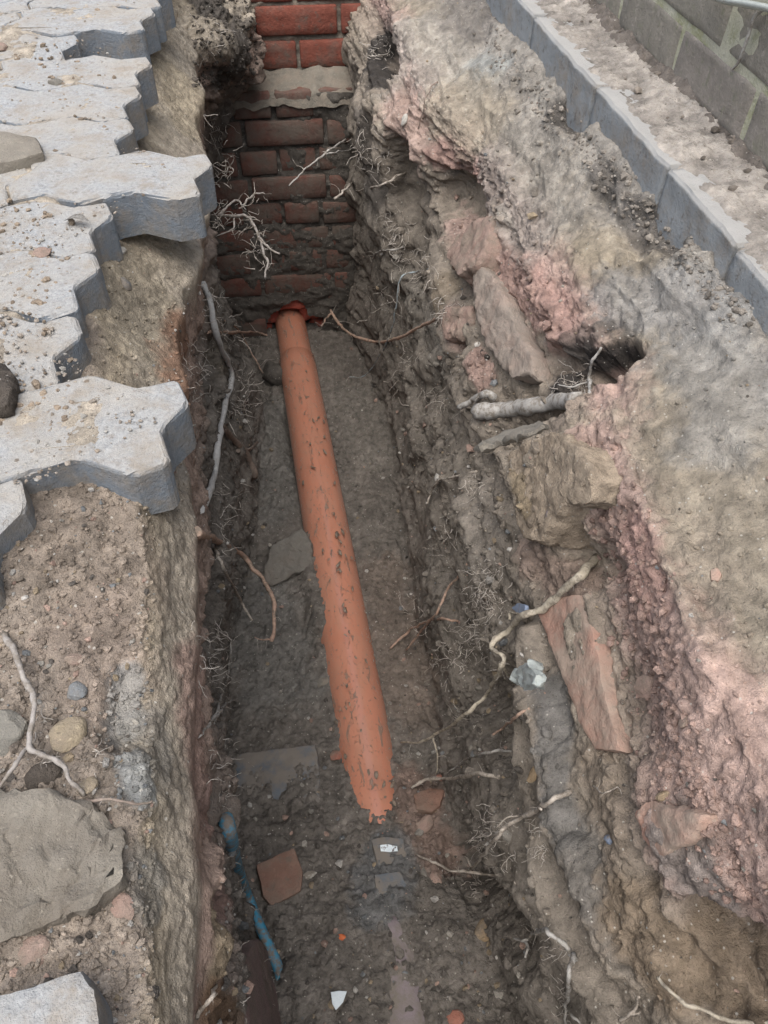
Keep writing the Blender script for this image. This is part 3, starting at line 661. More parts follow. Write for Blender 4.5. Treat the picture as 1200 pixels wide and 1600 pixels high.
# ------------------------------------------------------------------ pipes
def sweep(pts, rad, ns=8, flat=1., seed=0, wob=0.):
    pts = [Vector(p) for p in pts]; V_, F_ = [], []; up = Vector((.3, .2, .93)).normalized(); prev = None
    for i, p in enumerate(pts):
        t = (pts[min(i + 1, len(pts) - 1)] - pts[max(i - 1, 0)]).normalized()
        if prev is None: a = t.cross(up).normalized()
        else: a = (prev - t * prev.dot(t)).normalized()
        prev = a; b = t.cross(a)
        for k in range(ns):
            an = 2 * math.pi * k / ns; r = rad[i] * (1 + wob * math.sin(i * 1.7 + k * 2.3 + seed))
            V_.append(p + a * math.cos(an) * r + b * math.sin(an) * r * flat)
    for i in range(len(pts) - 1):
        for k in range(ns):
            k2 = (k + 1) % ns; F_.append((i * ns + k, i * ns + k2, (i + 1) * ns + k2, (i + 1) * ns + k))
    return V_, F_
def tube_mesh(name, pts, rad, ns=8, flat=1., cap=True, seed=0, wob=0.):
    V_, F_ = sweep(pts, rad, ns, flat, seed, wob)
    if cap: F_ = F_ + [tuple(range(ns))[::-1], tuple(range(len(V_) - ns, len(V_)))]
    me = bpy.data.meshes.new(name); me.from_pydata([tuple(v_) for v_ in V_], [], F_); me.update()
    for p in me.polygons: p.use_smooth = len(p.vertices) == 4
    return me
drain = empty('drain_pipe', PA); tag(drain, 'orange plastic drain pipe smeared with mud on the trench floor', 'pipe')
def sub(name, me, mat, par, label=None):
    o = link(name, me, mat, par); put(o, Matrix.Identity(4), par)
    if label: o['label'] = label
    return o
tj = .20
N_ = 60
P0 = PA - pd * .14; PJ = PA + pd * tj; PE = PB + pd * .30 - np.array([0, 0, .03])
sub('spigot', tube_mesh('spigot', [P0 + (PJ + pd * .03 - P0) * i / 20 for i in range(21)], [.0515] * 21, 40), M['pipe'], drain)
bp = [PJ + (PE - PJ) * i / N_ for i in range(N_ + 1)]; br = [.0575] * (N_ + 1); br[0] = .0535; br[1] = .0575
bp[1] = PJ + pd * .006
sub('barrel', tube_mesh('barrel', bp, br, 48), M['pipe'], drain)
# old mauve pipe crown and blue service pipe
def crown(p): return p
mp = [hit(613, 1432)[0] + Vector((0, 0, -.036)), hit(622, 1500)[0] + Vector((0, 0, -.033)), hit(632, 1570)[0] + Vector((0, 0, -.032)), hit(640, 1640)[0] + Vector((0, 0, -.030))]
mp = [mp[0] + (mp[3] - mp[0]) * i / 12 for i in range(13)]
me = tube_mesh('old_pipe', mp, [.040 - (.006 if i == 0 else 0) for i in range(13)], 32)
tag(link('old_pipe', me, M['mauve_pipe']), 'mauve pipe crown just showing through the trench floor', 'pipe')
def spline(pts, n=6):
    P = [Vector(p) for p in pts]; P = [P[0] * 2 - P[1]] + P + [P[-1] * 2 - P[-2]]; out = []
    for i in range(1, len(P) - 2):
        for k in range(n):
            t = k / n; a, b, c, d_ = P[i - 1:i + 3]
            out.append(.5 * ((2 * b) + (c - a) * t + (2 * a - 5 * b + 4 * c - d_) * t * t + (3 * b - a - 3 * c + d_) * t ** 3))
    out.append(P[-2]); return out
bp = spline([hit(350, 1270, -.03)[0], hit(358, 1304, -.006)[0], hit(370, 1350, .028)[0], hit(385, 1395, .030)[0], hit(405, 1445, .026)[0], hit(430, 1500, .008)[0], hit(440, 1530, -.012)[0]], 6)
tag(link('service_pipe', tube_mesh('service_pipe', bp, [.0082] * len(bp), 20), M['blue_pipe']), 'muddy bright blue service pipe half buried by the left trench wall', 'pipe')

# ------------------------------------------------------------------ slabs, stones and bricks
def rough_prism(name, label, cat, px, thick, proud, mat, bev=.006, jit=.003, cuts=4, normal=None, group=None, sink=None, lab_only=None):
    hs_ = [hit(*p) for p in px]; P = np.array([h[0] for h in hs_]); c = P.mean(0)
    if normal is None:
        u, s_, vt = np.linalg.svd(P - c); nrm = Vector(vt[2])
        if nrm.dot(Vector(CAM - c)) < 0: nrm = -nrm
    else: nrm = Vector(normal).normalized()
    c = Vector(c) + nrm * proud; vs_ = []
    for p in px:
        dr = Vector(ray(*p)); t = (c - Vector(CAM)).dot(nrm) / dr.dot(nrm); vs_.append(Vector(CAM) + dr * t)
    org = sum(vs_, Vector()) / len(vs_)
    bm = bmesh.new(); top = [bm.verts.new(v_ - org) for v_ in vs_]; f = bm.faces.new(top); f.normal_update()
    if f.normal.dot(nrm) < 0: f.normal_flip()
    e = bmesh.ops.extrude_face_region(bm, geom=[f]); nv = [g for g in e['geom'] if isinstance(g, bmesh.types.BMVert)]
    for v_ in nv: v_.co = v_.co
    for v_ in top: v_.co = v_.co * 1.02 - nrm * thick
    bmesh.ops.recalc_face_normals(bm, faces=bm.faces[:])
    if bev: bmesh.ops.bevel(bm, geom=[e_ for e_ in bm.edges], offset=bev, segments=2, affect='EDGES', clamp_overlap=True, profile=.6)
    bmesh.ops.triangulate(bm, faces=[f_ for f_ in bm.faces if len(f_.verts) > 4])
    for _ in range(cuts): 
        es = [e_ for e_ in bm.edges if e_.calc_length() > .006]
        if es: bmesh.ops.subdivide_edges(bm, edges=es, cuts=1, use_grid_fill=True); bmesh.ops.triangulate(bm, faces=[f_ for f_ in bm.faces if len(f_.verts) > 4])
    A = np.array([v_.co for v_ in bm.verts]) + np.array(org); nn = np.stack([fbm(A * 35 + q * 19 + 2, 4, .62) for q in range(3)], 1) * jit
    for v_, q in zip(bm.verts, nn): v_.co += Vector(q.tolist())
    me = bm_mesh(name, bm, True); me.set_sharp_from_angle(angle=math.radians(40)) if hasattr(me, 'set_sharp_from_angle') else None
    o = link(name, me, M[mat]); o.location = org
    return tag(o, label, cat, group)
rough_prism('stone_slab', 'flat brown stone slab lying on the paving blocks by the left edge', 'stone', [(-60, 215), (0, 212), (60, 222), (98, 228), (104, 250), (60, 262), (0, 272), (-60, 278)], .02, .0, 'slab_brown', .003, .002, 3, normal=(0, -SL, 1)).location.z += 0
STONE_SLAB = bpy.data.objects['stone_slab']
big = rough_prism('boulder', 'large flat grey brown stone on the rubble at lower left', 'stone', [(-80, 1240), (0, 1228), (60, 1238), (130, 1255), (160, 1280), (192, 1310), (190, 1370), (172, 1405), (120, 1420), (60, 1450), (0, 1468), (-80, 1480)], .035, .014, 'slab_brown', .008, .0065, 6)
rough_prism('broken_block', 'broken grey paving block corner at the bottom left', 'paving block', [(-40, 1562), (60, 1535), (128, 1512), (150, 1545), (160, 1610), (158, 1700), (-40, 1700)], .05, .035, 'paver', .005, .0012, 3, normal=(.05, 0, 1))
rough_prism('lump', 'dark clod by the left edge beside the pavers', 'clod', [(-30, 560), (5, 562), (20, 580), (22, 605), (12, 628), (-30, 635)], .02, .045, 'dark_mud', .008, .004, 3, normal=(0, 0, 1))
rough_prism('clay_slab', 'grey clay slab cracked along its front edge beside the pipe', 'slab', [(425, 850), (470, 825), (488, 850), (487, 885), (450, 902), (425, 918), (405, 905)], .06, .034, 'clay', .006, .005, 4, normal=(-.1, -.45, 1))
0 and rough_prism('flat_slab', 'smooth grey clay sheet in front of the cracked slab', 'slab', [(425, 930), (455, 908), (490, 895), (496, 960), (480, 1030), (440, 1050), (418, 1020)], .03, .001, 'clay', .006, .004, 4)
rough_prism('blue_slate', 'dull blue slate lying flat on the trench floor', 'slate', [(365, 1180), (410, 1172), (492, 1165), (500, 1200), (499, 1262), (440, 1250), (372, 1240)], .012, .003, 'blue_slate', .002, .003, 4, normal=(0, -.06, 1))
rough_prism('loose_brick', 'muddy brown half brick beside the blue pipe', 'brick', [(400, 1350), (460, 1325), (474, 1362), (470, 1392), (424, 1418), (410, 1400)], .05, .024, 'brick_dark', .004, .0015, 3, normal=(.1, -.15, 1))
rough_prism('purple_tile', 'purple brown tile piece under roots at the bottom left of the floor', 'tile', [(395, 1470), (404, 1466), (440, 1510), (450, 1600), (455, 1660), (395, 1660), (380, 1580), (378, 1520)], .02, .004, 'slab_purple', .003, .003, 4)
rough_prism('rock', 'angular grey brown rock face in the right bank', 'rock', [(736, 430), (752, 415), (775, 440), (800, 500), (832, 560), (830, 588), (800, 590), (770, 560), (742, 500)], .08, .030, 'rock_brown', .006, .004, 4)
rough_prism('rock', 'rounded pink rock at the top of the right trench wall', 'rock', [(695, 400), (712, 370), (745, 340), (770, 335), (760, 380), (740, 415), (715, 430)], .06, .020, 'stone_pink', .010, .005, 4)
rough_prism('rock', 'small pink brown rock below the angular rock face', 'rock', [(688, 500), (700, 480), (728, 478), (736, 505), (720, 530), (692, 532)], .05, .016, 'stone_pink', .008, .005, 4)
rough_prism('embedded_brick', 'long dusty orange brick bedded in the right ledge', 'brick', [(838, 955), (870, 932), (905, 928), (925, 985), (945, 1080), (962, 1150), (968, 1175), (925, 1170), (900, 1120), (872, 1040)], .05, .0075, 'brick_dusty', .004, .0020, 4)
rough_prism('brick_fragment', 'dusty pink brick fragment standing out at lower right', 'brick', [(990, 1268), (1006, 1250), (1030, 1258), (1095, 1272), (1090, 1300), (1050, 1328), (1022, 1342), (1002, 1312)], .04, .008, 'brick_dusty', .006, .003, 4)
rough_prism('buried_brick', 'buried brick corner with a dark gap around it right of the pipe', 'brick', [(645, 1240), (675, 1230), (695, 1232), (688, 1258), (675, 1268), (648, 1264)], .04, .010, 'brick_dark', .003, .002, 3)
rough_prism('red_chip', 'small red brick chip on the sandy right bank', 'chip', [(1110, 890), (1122, 886), (1130, 896), (1124, 908), (1112, 906)], .01, .002, 'brick_dusty', .002, .001, 2)
rough_prism('earth_lump', 'big square cornered earth lump jutting over the right trench wall', 'lump', [(790, 708), (815, 690), (862, 676), (905, 700), (925, 745), (915, 790), (885, 785), (862, 815), (840, 850), (815, 842), (800, 790)], .08, .024, 'earth', .008, .0045, 5)
rough_prism('foil_scrap', 'shiny silver foil scrap just past the end of the pipe', 'foil', [(594, 1321), (606, 1319), (620, 1322), (622, 1330), (608, 1331), (595, 1330)], .002, .006, 'foil', 0, .001, 2)
rough_prism('dark_slate', 'dark blue slate flake under the foil scrap', 'slate', [(580, 1312), (600, 1308), (628, 1310), (634, 1330), (634, 1352), (590, 1350)], .008, .003, 'blue_slate', .001, .0015, 2, normal=(0, -.08, 1))
rough_prism('slate_flake', 'second dark slate flake below the foil', 'slate', [(584, 1366), (625, 1362), (636, 1385), (634, 1404), (590, 1402)], .008, .002, 'blue_slate', .001, .0015, 2, normal=(0, -.08, 1))
rough_prism('china_shard', 'white triangular china shard at the bottom of the picture', 'shard', [(517, 1550), (530, 1548), (542, 1549), (536, 1566), (525, 1578), (519, 1568)], .005, .012, 'white_china', .0008, .0003, 1)
rough_prism('plastic_scrap', 'crumpled pale grey plastic scrap in the right wall', 'plastic', [(800, 1050), (812, 1036), (827, 1034), (830, 1055), (828, 1068), (808, 1072), (798, 1060)], .012, .022, 'plastic_grey', .003, .006, 3)
rough_prism('sheet_scrap', 'bent thin grey brown sheet scrap under the thick root', 'scrap', [(742, 701), (760, 690), (790, 677), (822, 668), (848, 660), (842, 668), (815, 678), (786, 686), (756, 700)], .003, .012, 'slab_brown', .001, .004, 3)
rough_prism('blue_scrap', 'small blue scrap caught where the straw root bends', 'scrap', [(800, 950), (810, 942), (820, 946), (821, 956), (806, 960)], .006, .014, 'blue_bit', .001, .002, 2)

ICO = {}
def ico(sub_):
    if sub_ not in ICO:
        bm = bmesh.new(); bmesh.ops.create_icosphere(bm, subdivisions=sub_, radius=1)
        ICO[sub_] = (np.array([v_.co for v_ in bm.verts], np.float32), np.array([[v_.index for v_ in f.verts] for f in bm.faces], np.int32)); bm.free()
    return ICO[sub_]
def stone(name, label, cat, px, py, rx, ry, mat, h=.6, seed=None, group=None, sinkf=.3, rot=0., on=None, angular=.35):
    seed = seed if seed is not None else int(px * 7 + py)
    p, n = hit(px, py)
    if on == 'pave': p = Vector(atp(px, py)); n = Vector((0, -SL, 1)).normalized()
    s = px_size(p); P, F = ico(3); rr = np.random.default_rng(seed)
    Q = P.copy()
    for _ in range(9):      # knock flats into it
        a = rr.normal(size=3); a /= np.linalg.norm(a); k = rr.uniform(.62, .92); dd = Q @ a; Q -= np.clip(dd - k, 0, None)[:, None] * a * (1 - .15)
    Q += Q * (.16 * perlin(P * 1.6 + seed % 97) + .05 * perlin(P * 5 + seed % 31))[:, None]
    Q = Q * np.array([rx * s, ry * s * 1.25, h * min(rx, ry) * s])
    me = mesh_np(name, Q, F, True)
    me.set_sharp_from_angle(angle=math.radians(35))
    o = link(name, me, M[mat]); up_ = Vector((n.x * .5, n.y * .5, max(n.z, .3))).normalized()
    o.matrix_world = Matrix.Translation(p + up_ * (h * min(rx, ry) * s * (1 - 2 * sinkf) * .5)) @ up_.to_track_quat('Z', 'Y').to_matrix().to_4x4() @ Matrix.Rotation(rot, 4, 'Z')
    return tag(o, label, cat, group)
for a in [
    ('stone', 'tan wedge shaped stone beside the forked root on the rubble', 'stone', 105, 1148, 32, 20, 'stone_tan'),
    ('stone', 'grey brown stone cut by the left edge, touching the forked root', 'stone', 8, 1148, 36, 32, 'stone_grey'),
    ('stone', 'pale ochre stone under the tip of the forked root', 'stone', 137, 1228, 17, 13, 'stone_tan'),
    ('stone', 'small blue grey stone in the rubble above the tan stone', 'stone', 120, 1080, 17, 13, 'stone_blue'),
    ('stone', 'upright pinkish stone in the rubble above the blue grey one', 'stone', 116, 1032, 11, 15, 'stone_pink'),
    ('stone', 'flat pink stone sunk in the rubble above the broken block corner', 'stone', 55, 1485, 26, 22, 'stone_pink'),
    ('stone', 'pale pink stone in the rubble beside the sandy face at lower left', 'stone', 190, 1415, 26, 14, 'stone_pink'),
    ('stone', 'dark lumpy clod below the forked root', 'clod', 68, 1212, 28, 18, 'dark_mud'),
    ('stone', 'pink stone cut by the left edge high on the paving', 'stone', -2, 76, 14, 12, 'stone_pink'),
    ('stone', 'pink brown stone on the paving left of the leaf', 'stone', 66, 396, 15, 11, 'stone_pink'),
    ('stone', 'grey pebble on the paving below the top rows', 'stone', 86, 130, 12, 8, 'stone_grey'),
    ('stone', 'dark flint in the bedding sand below the overhanging block', 'stone', 195, 444, 11, 9, 'stone_blue'),
    ('stone', 'round red stone on the floor against the pipe', 'stone', 524, 1182, 10, 9, 'stone_red'),
    ('stone', 'ochre stone on the floor near the right wall', 'stone', 757, 1455, 18, 14, 'stone_ochre'),
    ('stone', 'long pink stone right of the end of the pipe', 'stone', 661, 1290, 12, 16, 'stone_pink'),
    ('stone', 'pale mauve pebble below the thin root right of the foil', 'stone', 682, 1372, 9, 11, 'stone_pink'),
    ('stone', 'white pebble right of the loose half brick', 'stone', 485, 1368, 7, 10, 'stone_white'),
    ('stone', 'tiny orange fragment in the middle of the lower floor', 'fragment', 534, 1465, 6, 6, 'orange_bit'),
    ('stone', 'grey pebble half way along the pipe on its left', 'stone', 505, 1066, 9, 9, 'stone_grey'),
    ('stone', 'pink pebble touching the right side of the pipe', 'stone', 520, 728, 7, 8, 'stone_pink'),
    ('stone', 'pink stone poking out of the red broken step', 'stone', 1010, 1072, 18, 17, 'stone_pink'),
    ('stone', 'smooth pink stone low in the red broken step', 'stone', 1070, 1128, 12, 9, 'stone_pink'),
    ('stone', 'small ochre stone above the dusty brick fragment', 'stone', 1036, 1244, 8, 11, 'stone_ochre'),
    ('stone', 'blue tinted pebble on the ledge left of the brick fragment', 'stone', 953, 1312, 9, 9, 'blue_bit'),
    ('stone', 'red flat stone in the bottom right of the trench floor', 'stone', 712, 1592, 14, 10, 'stone_red'),
    ('stone', 'yellow brown stone in the right wall by the long root', 'stone', 835, 1210, 10, 20, 'stone_ochre'),
    ('stone', 'white pebble in the pink soil high on the right bank', 'stone', 633, 187, 7, 8, 'stone_white'),
    ('stone', 'dark stone at the foot of the boundary wall', 'stone', 1150, 262, 17, 9, 'stone_dark'),
    ('stone', 'black clod on the kerb dirt by the wall', 'clod', 990, 88, 12, 9, 'stone_dark'),
    ('stone', 'small grey green flake of stone on the sand by the overhanging block', 'stone', 190, 392, 14, 6, 'stone_white'),
    ('stone', 'red brick crumb on the right floor beside the pipe end', 'fragment', 690, 1216, 7, 7, 'stone_red'),
]:
    nm, lb, ct, x, yy, rx, ry, mt = a
    stone(nm, lb, ct, x, yy, rx, ry, mt, on='pave' if (x < 150 and yy < 560) else None, rot=rnd.uniform(-.4, .4))
# slab on the pavement: sit it on the paving plane
o = STONE_SLAB; c = Vector(atp(20, 245)); o.location = c + Vector((-.03, 0, .014))

# ------------------------------------------------------------------ roots
ROOTPTS = []
def root(name, label, branches, mat, cat='root', ns=7, flat=1., sag=None, cut=None, kids='side_root'):
    """branches: list of (pixel points (x, y, lift in m off the soil), r start, r end); the first is the main root"""
    main = None
    for bi, (pts, r0, r1) in enumerate(branches):
        r0, r1 = r0 * .95, r1 * .88; P = [hit(p[0], p[1], p[2] * 1.35 + (.007 if 0 < i_ < len(pts) - 1 else .0))[0] for i_, p in enumerate(pts)]; sp = spline(P, 7); n = len(sp)
        A = np.array(sp); A += np.stack([perlin(A * 45 + q * 20) for q in range(3)], 1) * .0032 + np.stack([perlin(A * 150 + q * 20) for q in range(3)], 1) * min(.0012, r0 * .5); ROOTPTS.append((A, r0))
        rad = [(r0 + (r1 - r0) * i / (n - 1)) * (1 + (.22 if r0 < .007 else .09) * math.sin(i * .9 + bi + r0 * 9e3) * math.sin(i * .37 + r0 * 5e3)) for i in range(n)]
        org = Vector(A[0]); me = tube_mesh(name, [Vector(p) - (org if bi == 0 else main.location) for p in A], rad, ns, flat, True, bi, .08)
        if bi == 0:
            main = link(name, me, M[mat]); main.location = org; tag(main, label, cat)
        else: link(kids, me, M[mat], main)
        if cut is not None and bi == cut[0]:
            e = Vector(A[cut[1]]); dr = (e - Vector(A[1 if cut[1] == 0 else -2])).normalized(); rr_ = rad[cut[1]] * .86
            link('cut_end', tube_mesh('cut_end', [e - dr * .002 - main.location, e + dr * .0012 - main.location], [rr_, rr_ * .9], 12), M['cut_wood'], main)
    return main
root('root', 'long wavy grey root hanging down the left trench wall', [([(316, 440, .0), (326, 462, .03), (340, 530, .05), (362, 585, .06), (350, 640, .06), (340, 700, .05), (335, 745, .03), (316, 795, .0)], .0066, .0068)], 'root_clean')
root('root', 'straight orange root stub pointing at the pipe mouth', [([(325, 518, .0), (360, 519, .04), (395, 519, .09), (416, 523, .10)], .0038, .0034)], 'root_tan')
root('root', 'thin tan root crossing behind the grey root', [([(342, 498, .0), (372, 515, .03), (395, 555, .03), (408, 578, .01), (415, 590, 0)], .0026, .0022)], 'root_tan')
root('root', 'thick brown root stump with a pale cut end on the left wall', [([(345, 662, -.005), (368, 690, .01), (388, 715, .015), (397, 744, .02)], .007, .0115), ([(372, 704, .015), (390, 702, .03), (402, 690, .03)], .0055, .003)], 'root_brown', ns=10, cut=(0, -1))
root('root', 'curved pinkish root reaching over the floor from the left', [([(305, 832, 0), (335, 843, .06), (372, 862, .12), (402, 895, .15), (424, 930, .14), (429, 970, .12), (424, 1003, .10)], .0058, .0042), ([(424, 1000, .10), (412, 1000, .10), (398, 995, .10)], .0022, .0012)], 'root_tan', ns=8)
root('root', 'straight pale root beside the curved pinkish one', [([(333, 852, .0), (350, 890, .05), (374, 935, .06), (393, 970, .05)], .0028, .003)], 'root_pale')
root('root', 'spidery pale root in front of the far brick wall', [([(342, 338, .0), (365, 337, .03), (385, 338, .05), (398, 352, .06), (405, 370, .06), (420, 388, .05), (436, 396, .05)], .0036, .002), ([(345, 336, .01), (358, 320, .03), (370, 313, .04), (380, 320, .05), (393, 306, .05), (412, 302, .05)], .0028, .0018), ([(404, 366, .06), (412, 395, .05), (419, 412, .05), (414, 433, .05)], .0028, .002), ([(366, 338, .03), (364, 356, .03), (345, 366, .02)], .002, .0015)], 'root_dull')
root('root', 'forked grey root lying on the rubble at the left edge', [([(4, 985, .0), (22, 1020, .004), (42, 1065, .005), (51, 1105, .005), (50, 1158, .005), (70, 1174, .005), (95, 1196, .005), (112, 1224, .005), (132, 1242, .003)], .0026, .0016), ([(52, 1162, .004), (28, 1190, .005), (5, 1222, .004), (-15, 1240, .003)], .0018, .0014)], 'root_dull')
root('root', 'thin dark root along the front of the rubble by the large stone', [([(138, 1250, .002), (165, 1255, .004), (200, 1252, .006), (238, 1248, .008)], .0012, .0008)], 'root_brown')
root('root', 'orange root looping across the far right of the trench', [([(516, 484, .22), (530, 506, .22), (552, 524, .18), (590, 534, .14), (622, 528, .08), (652, 513, .03), (690, 493, -.005)], .0042, .0038), ([(517, 490, .22), (508, 500, .22), (502, 510, .22)], .0032, .002)], 'root_tan', ns=8)
root('root', 'thin blue grey root hanging in a bow beside the right wall', [([(690, 415, .0), (655, 424, .03), (625, 435, .06), (620, 473, .10), (610, 521, .10), (592, 558, .08), (570, 587, .04), (546, 589, .02)], .0018, .0018)], 'root_blue')
root('root', 'short pale root sticking out at the top right of the pit', [([(632, 270, .0), (605, 285, .02), (588, 292, .05), (556, 299, .08)], .0028, .002)], 'root_pale')
root('root', 'short pale root stub crossing the dark corner of the brick wall', [([(550, 286, .0), (538, 297, .06), (523, 309, .08)], .0028, .0026)], 'root_pale')
root('root', 'forked grey root branch lying across the brick wall', [([(545, 215, .0), (525, 228, .05), (505, 243, .07), (475, 266, .08), (452, 290, .08)], .003, .0016), ([(506, 242, .07), (525, 238, .06), (548, 234, .05)], .0022, .0016)], 'root_grey')
root('root', 'bent pale root drooping from the right wall', [([(632, 386, .0), (612, 390, .03), (594, 393, .06), (583, 402, .08), (578, 432, .08)], .0026, .0018)], 'root_grey')
root('thick_root', 'thick grey cut root lying in the gap of the right bank', [([(905, 626, -.012), (870, 628, .0), (835, 634, .006), (795, 640, .012), (745, 643, .02)], .011, .0145), ([(772, 622, .012), (760, 615, .022), (740, 624, .024), (716, 638, .024)], .0065, .0055)], 'root_grey', ns=14, cut=(0, -1))
root('root', 'pale thread root with a hooked end on the right wall', [([(745, 736, .0), (715, 743, .02), (685, 752, .03), (674, 768, .03), (668, 786, .03)], .0026, .002)], 'root_pale')
root('root', 'twiggy root standing in the dark gap of the right bank', [([(922, 614, .0), (920, 590, .01), (924, 565, .012), (938, 540, .006)], .0026, .0018), ([(920, 596, .01), (895, 606, .01), (870, 600, .004)], .0016, .001)], 'root_grey')
root('straw_root', 'long flat straw coloured root sprawling down the right wall', [([(935, 870, -.004), (905, 900, .012), (872, 930, .014), (848, 952, .016), (815, 962, .03), (795, 985, .03), (775, 1000, .04), (769, 1012, .055), (786, 1026, .065), (781, 1048, .08), (760, 1085, .11), (728, 1116, .12), (690, 1142, .09), (658, 1159, .06), (626, 1160, .02)], .0058, .0026), ([(814, 961, .03), (800, 956, .035), (797, 968, .035)], .003, .002), ([(677, 1152, .06), (683, 1178, .04), (682, 1208, .02)], .002, .0014), ([(784, 1040, .05), (795, 1055, .03), (803, 1068, .01)], .004, .003)], 'root_straw', ns=8, flat=.6)
root('root', 'pale root over the buried brick right of the pipe', [([(782, 1216, .0), (745, 1209, .04), (705, 1217, .04), (668, 1217, .03), (644, 1231, .008)], .0036, .003)], 'root_pale')
root('root', 'arched pale thread root above the buried brick', [([(798, 1172, .0), (762, 1176, .03), (730, 1186, .03), (712, 1198, .01), (703, 1206, .004)], .0022, .0016)], 'root_grey')
root('root', 'long branched root slanting down the lower right wall', [([(890, 1234, .0), (862, 1252, .012), (835, 1267, .02), (803, 1284, .04), (780, 1302, .05), (760, 1330, .05), (736, 1357, .04)], .003, .0024), ([(802, 1285, .04), (780, 1300, .05), (752, 1318, .05), (726, 1336, .04)], .0024, .0016), ([(726, 1334, .04), (733, 1347, .04), (738, 1357, .04)], .0016, .0014), ([(845, 1262, .02), (815, 1275, .03), (790, 1278, .03), (780, 1295, .03)], .0016, .001)], 'root_pale')
root('root', 'thin root lying across the floor right of the foil', [([(805, 1378, .0), (775, 1368, .03), (740, 1363, .04), (705, 1360, .03), (680, 1350, .02), (650, 1335, .004)], .0028, .002)], 'root_pale')
root('root', 'forked white root at the foot of the lower right wall', [([(900, 1500, .0), (880, 1474, .02), (852, 1454, .03), (833, 1458, .03), (820, 1470, .03), (803, 1464, .02)], .0028, .002), ([(821, 1468, .03), (824, 1482, .03), (821, 1498, .02)], .0022, .0016), ([(893, 1490, .02), (889, 1530, .03), (886, 1565, .02), (884, 1610, .01)], .0028, .002), ([(887, 1575, .02), (900, 1592, .02), (910, 1602, .02)], .0018, .0014)], 'root_grey')
root('root', 'smooth pale root sweeping out of the bottom right corner', [([(1028, 1530, .0), (1055, 1556, .006), (1090, 1578, .008), (1140, 1594, .008), (1215, 1598, .004)], .0018, .0022)], 'root_straw')
root('root', 'short forked pale root at the bottom right of the wall', [([(968, 1596, .0), (984, 1582, .01), (992, 1572, .012), (998, 1558, .012)], .0018, .0014), ([(986, 1580, .01), (999, 1578, .012)], .0014, .001)], 'root_pale')
root('root', 'tan root pair crossing on the right wall above the straw root', [([(610, 1012, .005), (640, 985, .02), (668, 970, .02), (695, 966, .02), (716, 971, 0)], .0026, .0026), ([(636, 1016, .005), (658, 985, .03), (682, 958, .03), (700, 920, .02), (730, 880, .0)], .0022, .0026)], 'root_tan')
root('stick', 'knobbly purple stick hanging from the right ledge', [([(867, 760, .004), (862, 785, .012), (856, 812, .016), (848, 844, .02)], .0062, .0055), ([(860, 790, .012), (868, 785, .014)], .003, .002)], 'stick_purple', 'stick', 9)
root('root', 'short tan root under the plastic scrap', [([(828, 1106, .0), (805, 1122, .02), (786, 1136, .03), (770, 1147, .03)], .0022, .0018)], 'root_tan')
root('root', 'bent thread root on the ledge beside the long branched root', [([(925, 1228, .002), (937, 1237, .004), (952, 1234, .004), (966, 1226, .001)], .0010, .0008)], 'root_pale')
root('root', 'pale tip poking out below the sandy face at the bottom left', [([(308, 1590, .0), (320, 1575, .01), (332, 1560, .014), (338, 1543, .014)], .0018, .0012)], 'root_pale')
root('root', 'crooked thin root on the left wall below the curved root', [([(312, 1150, .0), (330, 1125, .04), (345, 1112, .06), (352, 1100, .07), (368, 1094, .08)], .0018, .0014)], 'root_grey')
root('root', 'long hanging thin root along the shadowed left wall', [([(362, 1000, .02), (358, 1040, .04), (352, 1070, .05), (342, 1105, .04), (335, 1130, .02)], .002, .0016)], 'root_grey')
root('root', 'thin wiry root curving over the yellow sand high on the right bank', [([(683, 128, .0), (672, 140, .008), (664, 160, .008), (653, 200, .0)], .0016, .0012)], 'root_brown')
wp = [Vector(atY(1190, 10, 1.15)), Vector(atY(1172, 50, 1.13)), Vector(atY(1160, 85, 1.10)), Vector(atY(1148, 106, 1.11))]
# hanging things on the boundary wall: place on its face
def on_wall(px, py, lift):
    d_ = Vector(ray(px, py)); t = (WA - wr * lift - Vector(CAM)).dot(wr) / d_.dot(wr); return Vector(CAM) + d_ * t
sp = spline([on_wall(1205, 8, .004), on_wall(1180, 25, .008), on_wall(1168, 60, .01), on_wall(1155, 95, .006), on_wall(1145, 108, .002)], 6)
o = link('root', tube_mesh('root', [p - sp[0] for p in sp], [.0028 - .0012 * i / len(sp) for i in range(len(sp))], 7), M['root_grey']); o.location = sp[0]
tag(o, 'mauve grey root hanging down the face of the boundary wall', 'root')
sp = spline([on_wall(1100, -12, .02), on_wall(1130, 0, .022), on_wall(1165, 6, .02), on_wall(1215, 16, .02)], 5)
o = link('metal_strip', tube_mesh('metal_strip', [p - sp[0] for p in sp], [.008] * len(sp), 10, .5), M['plastic_grey']); o.location = sp[0]
tag(o, 'pale grey strip along the top right of the boundary wall', 'strip')

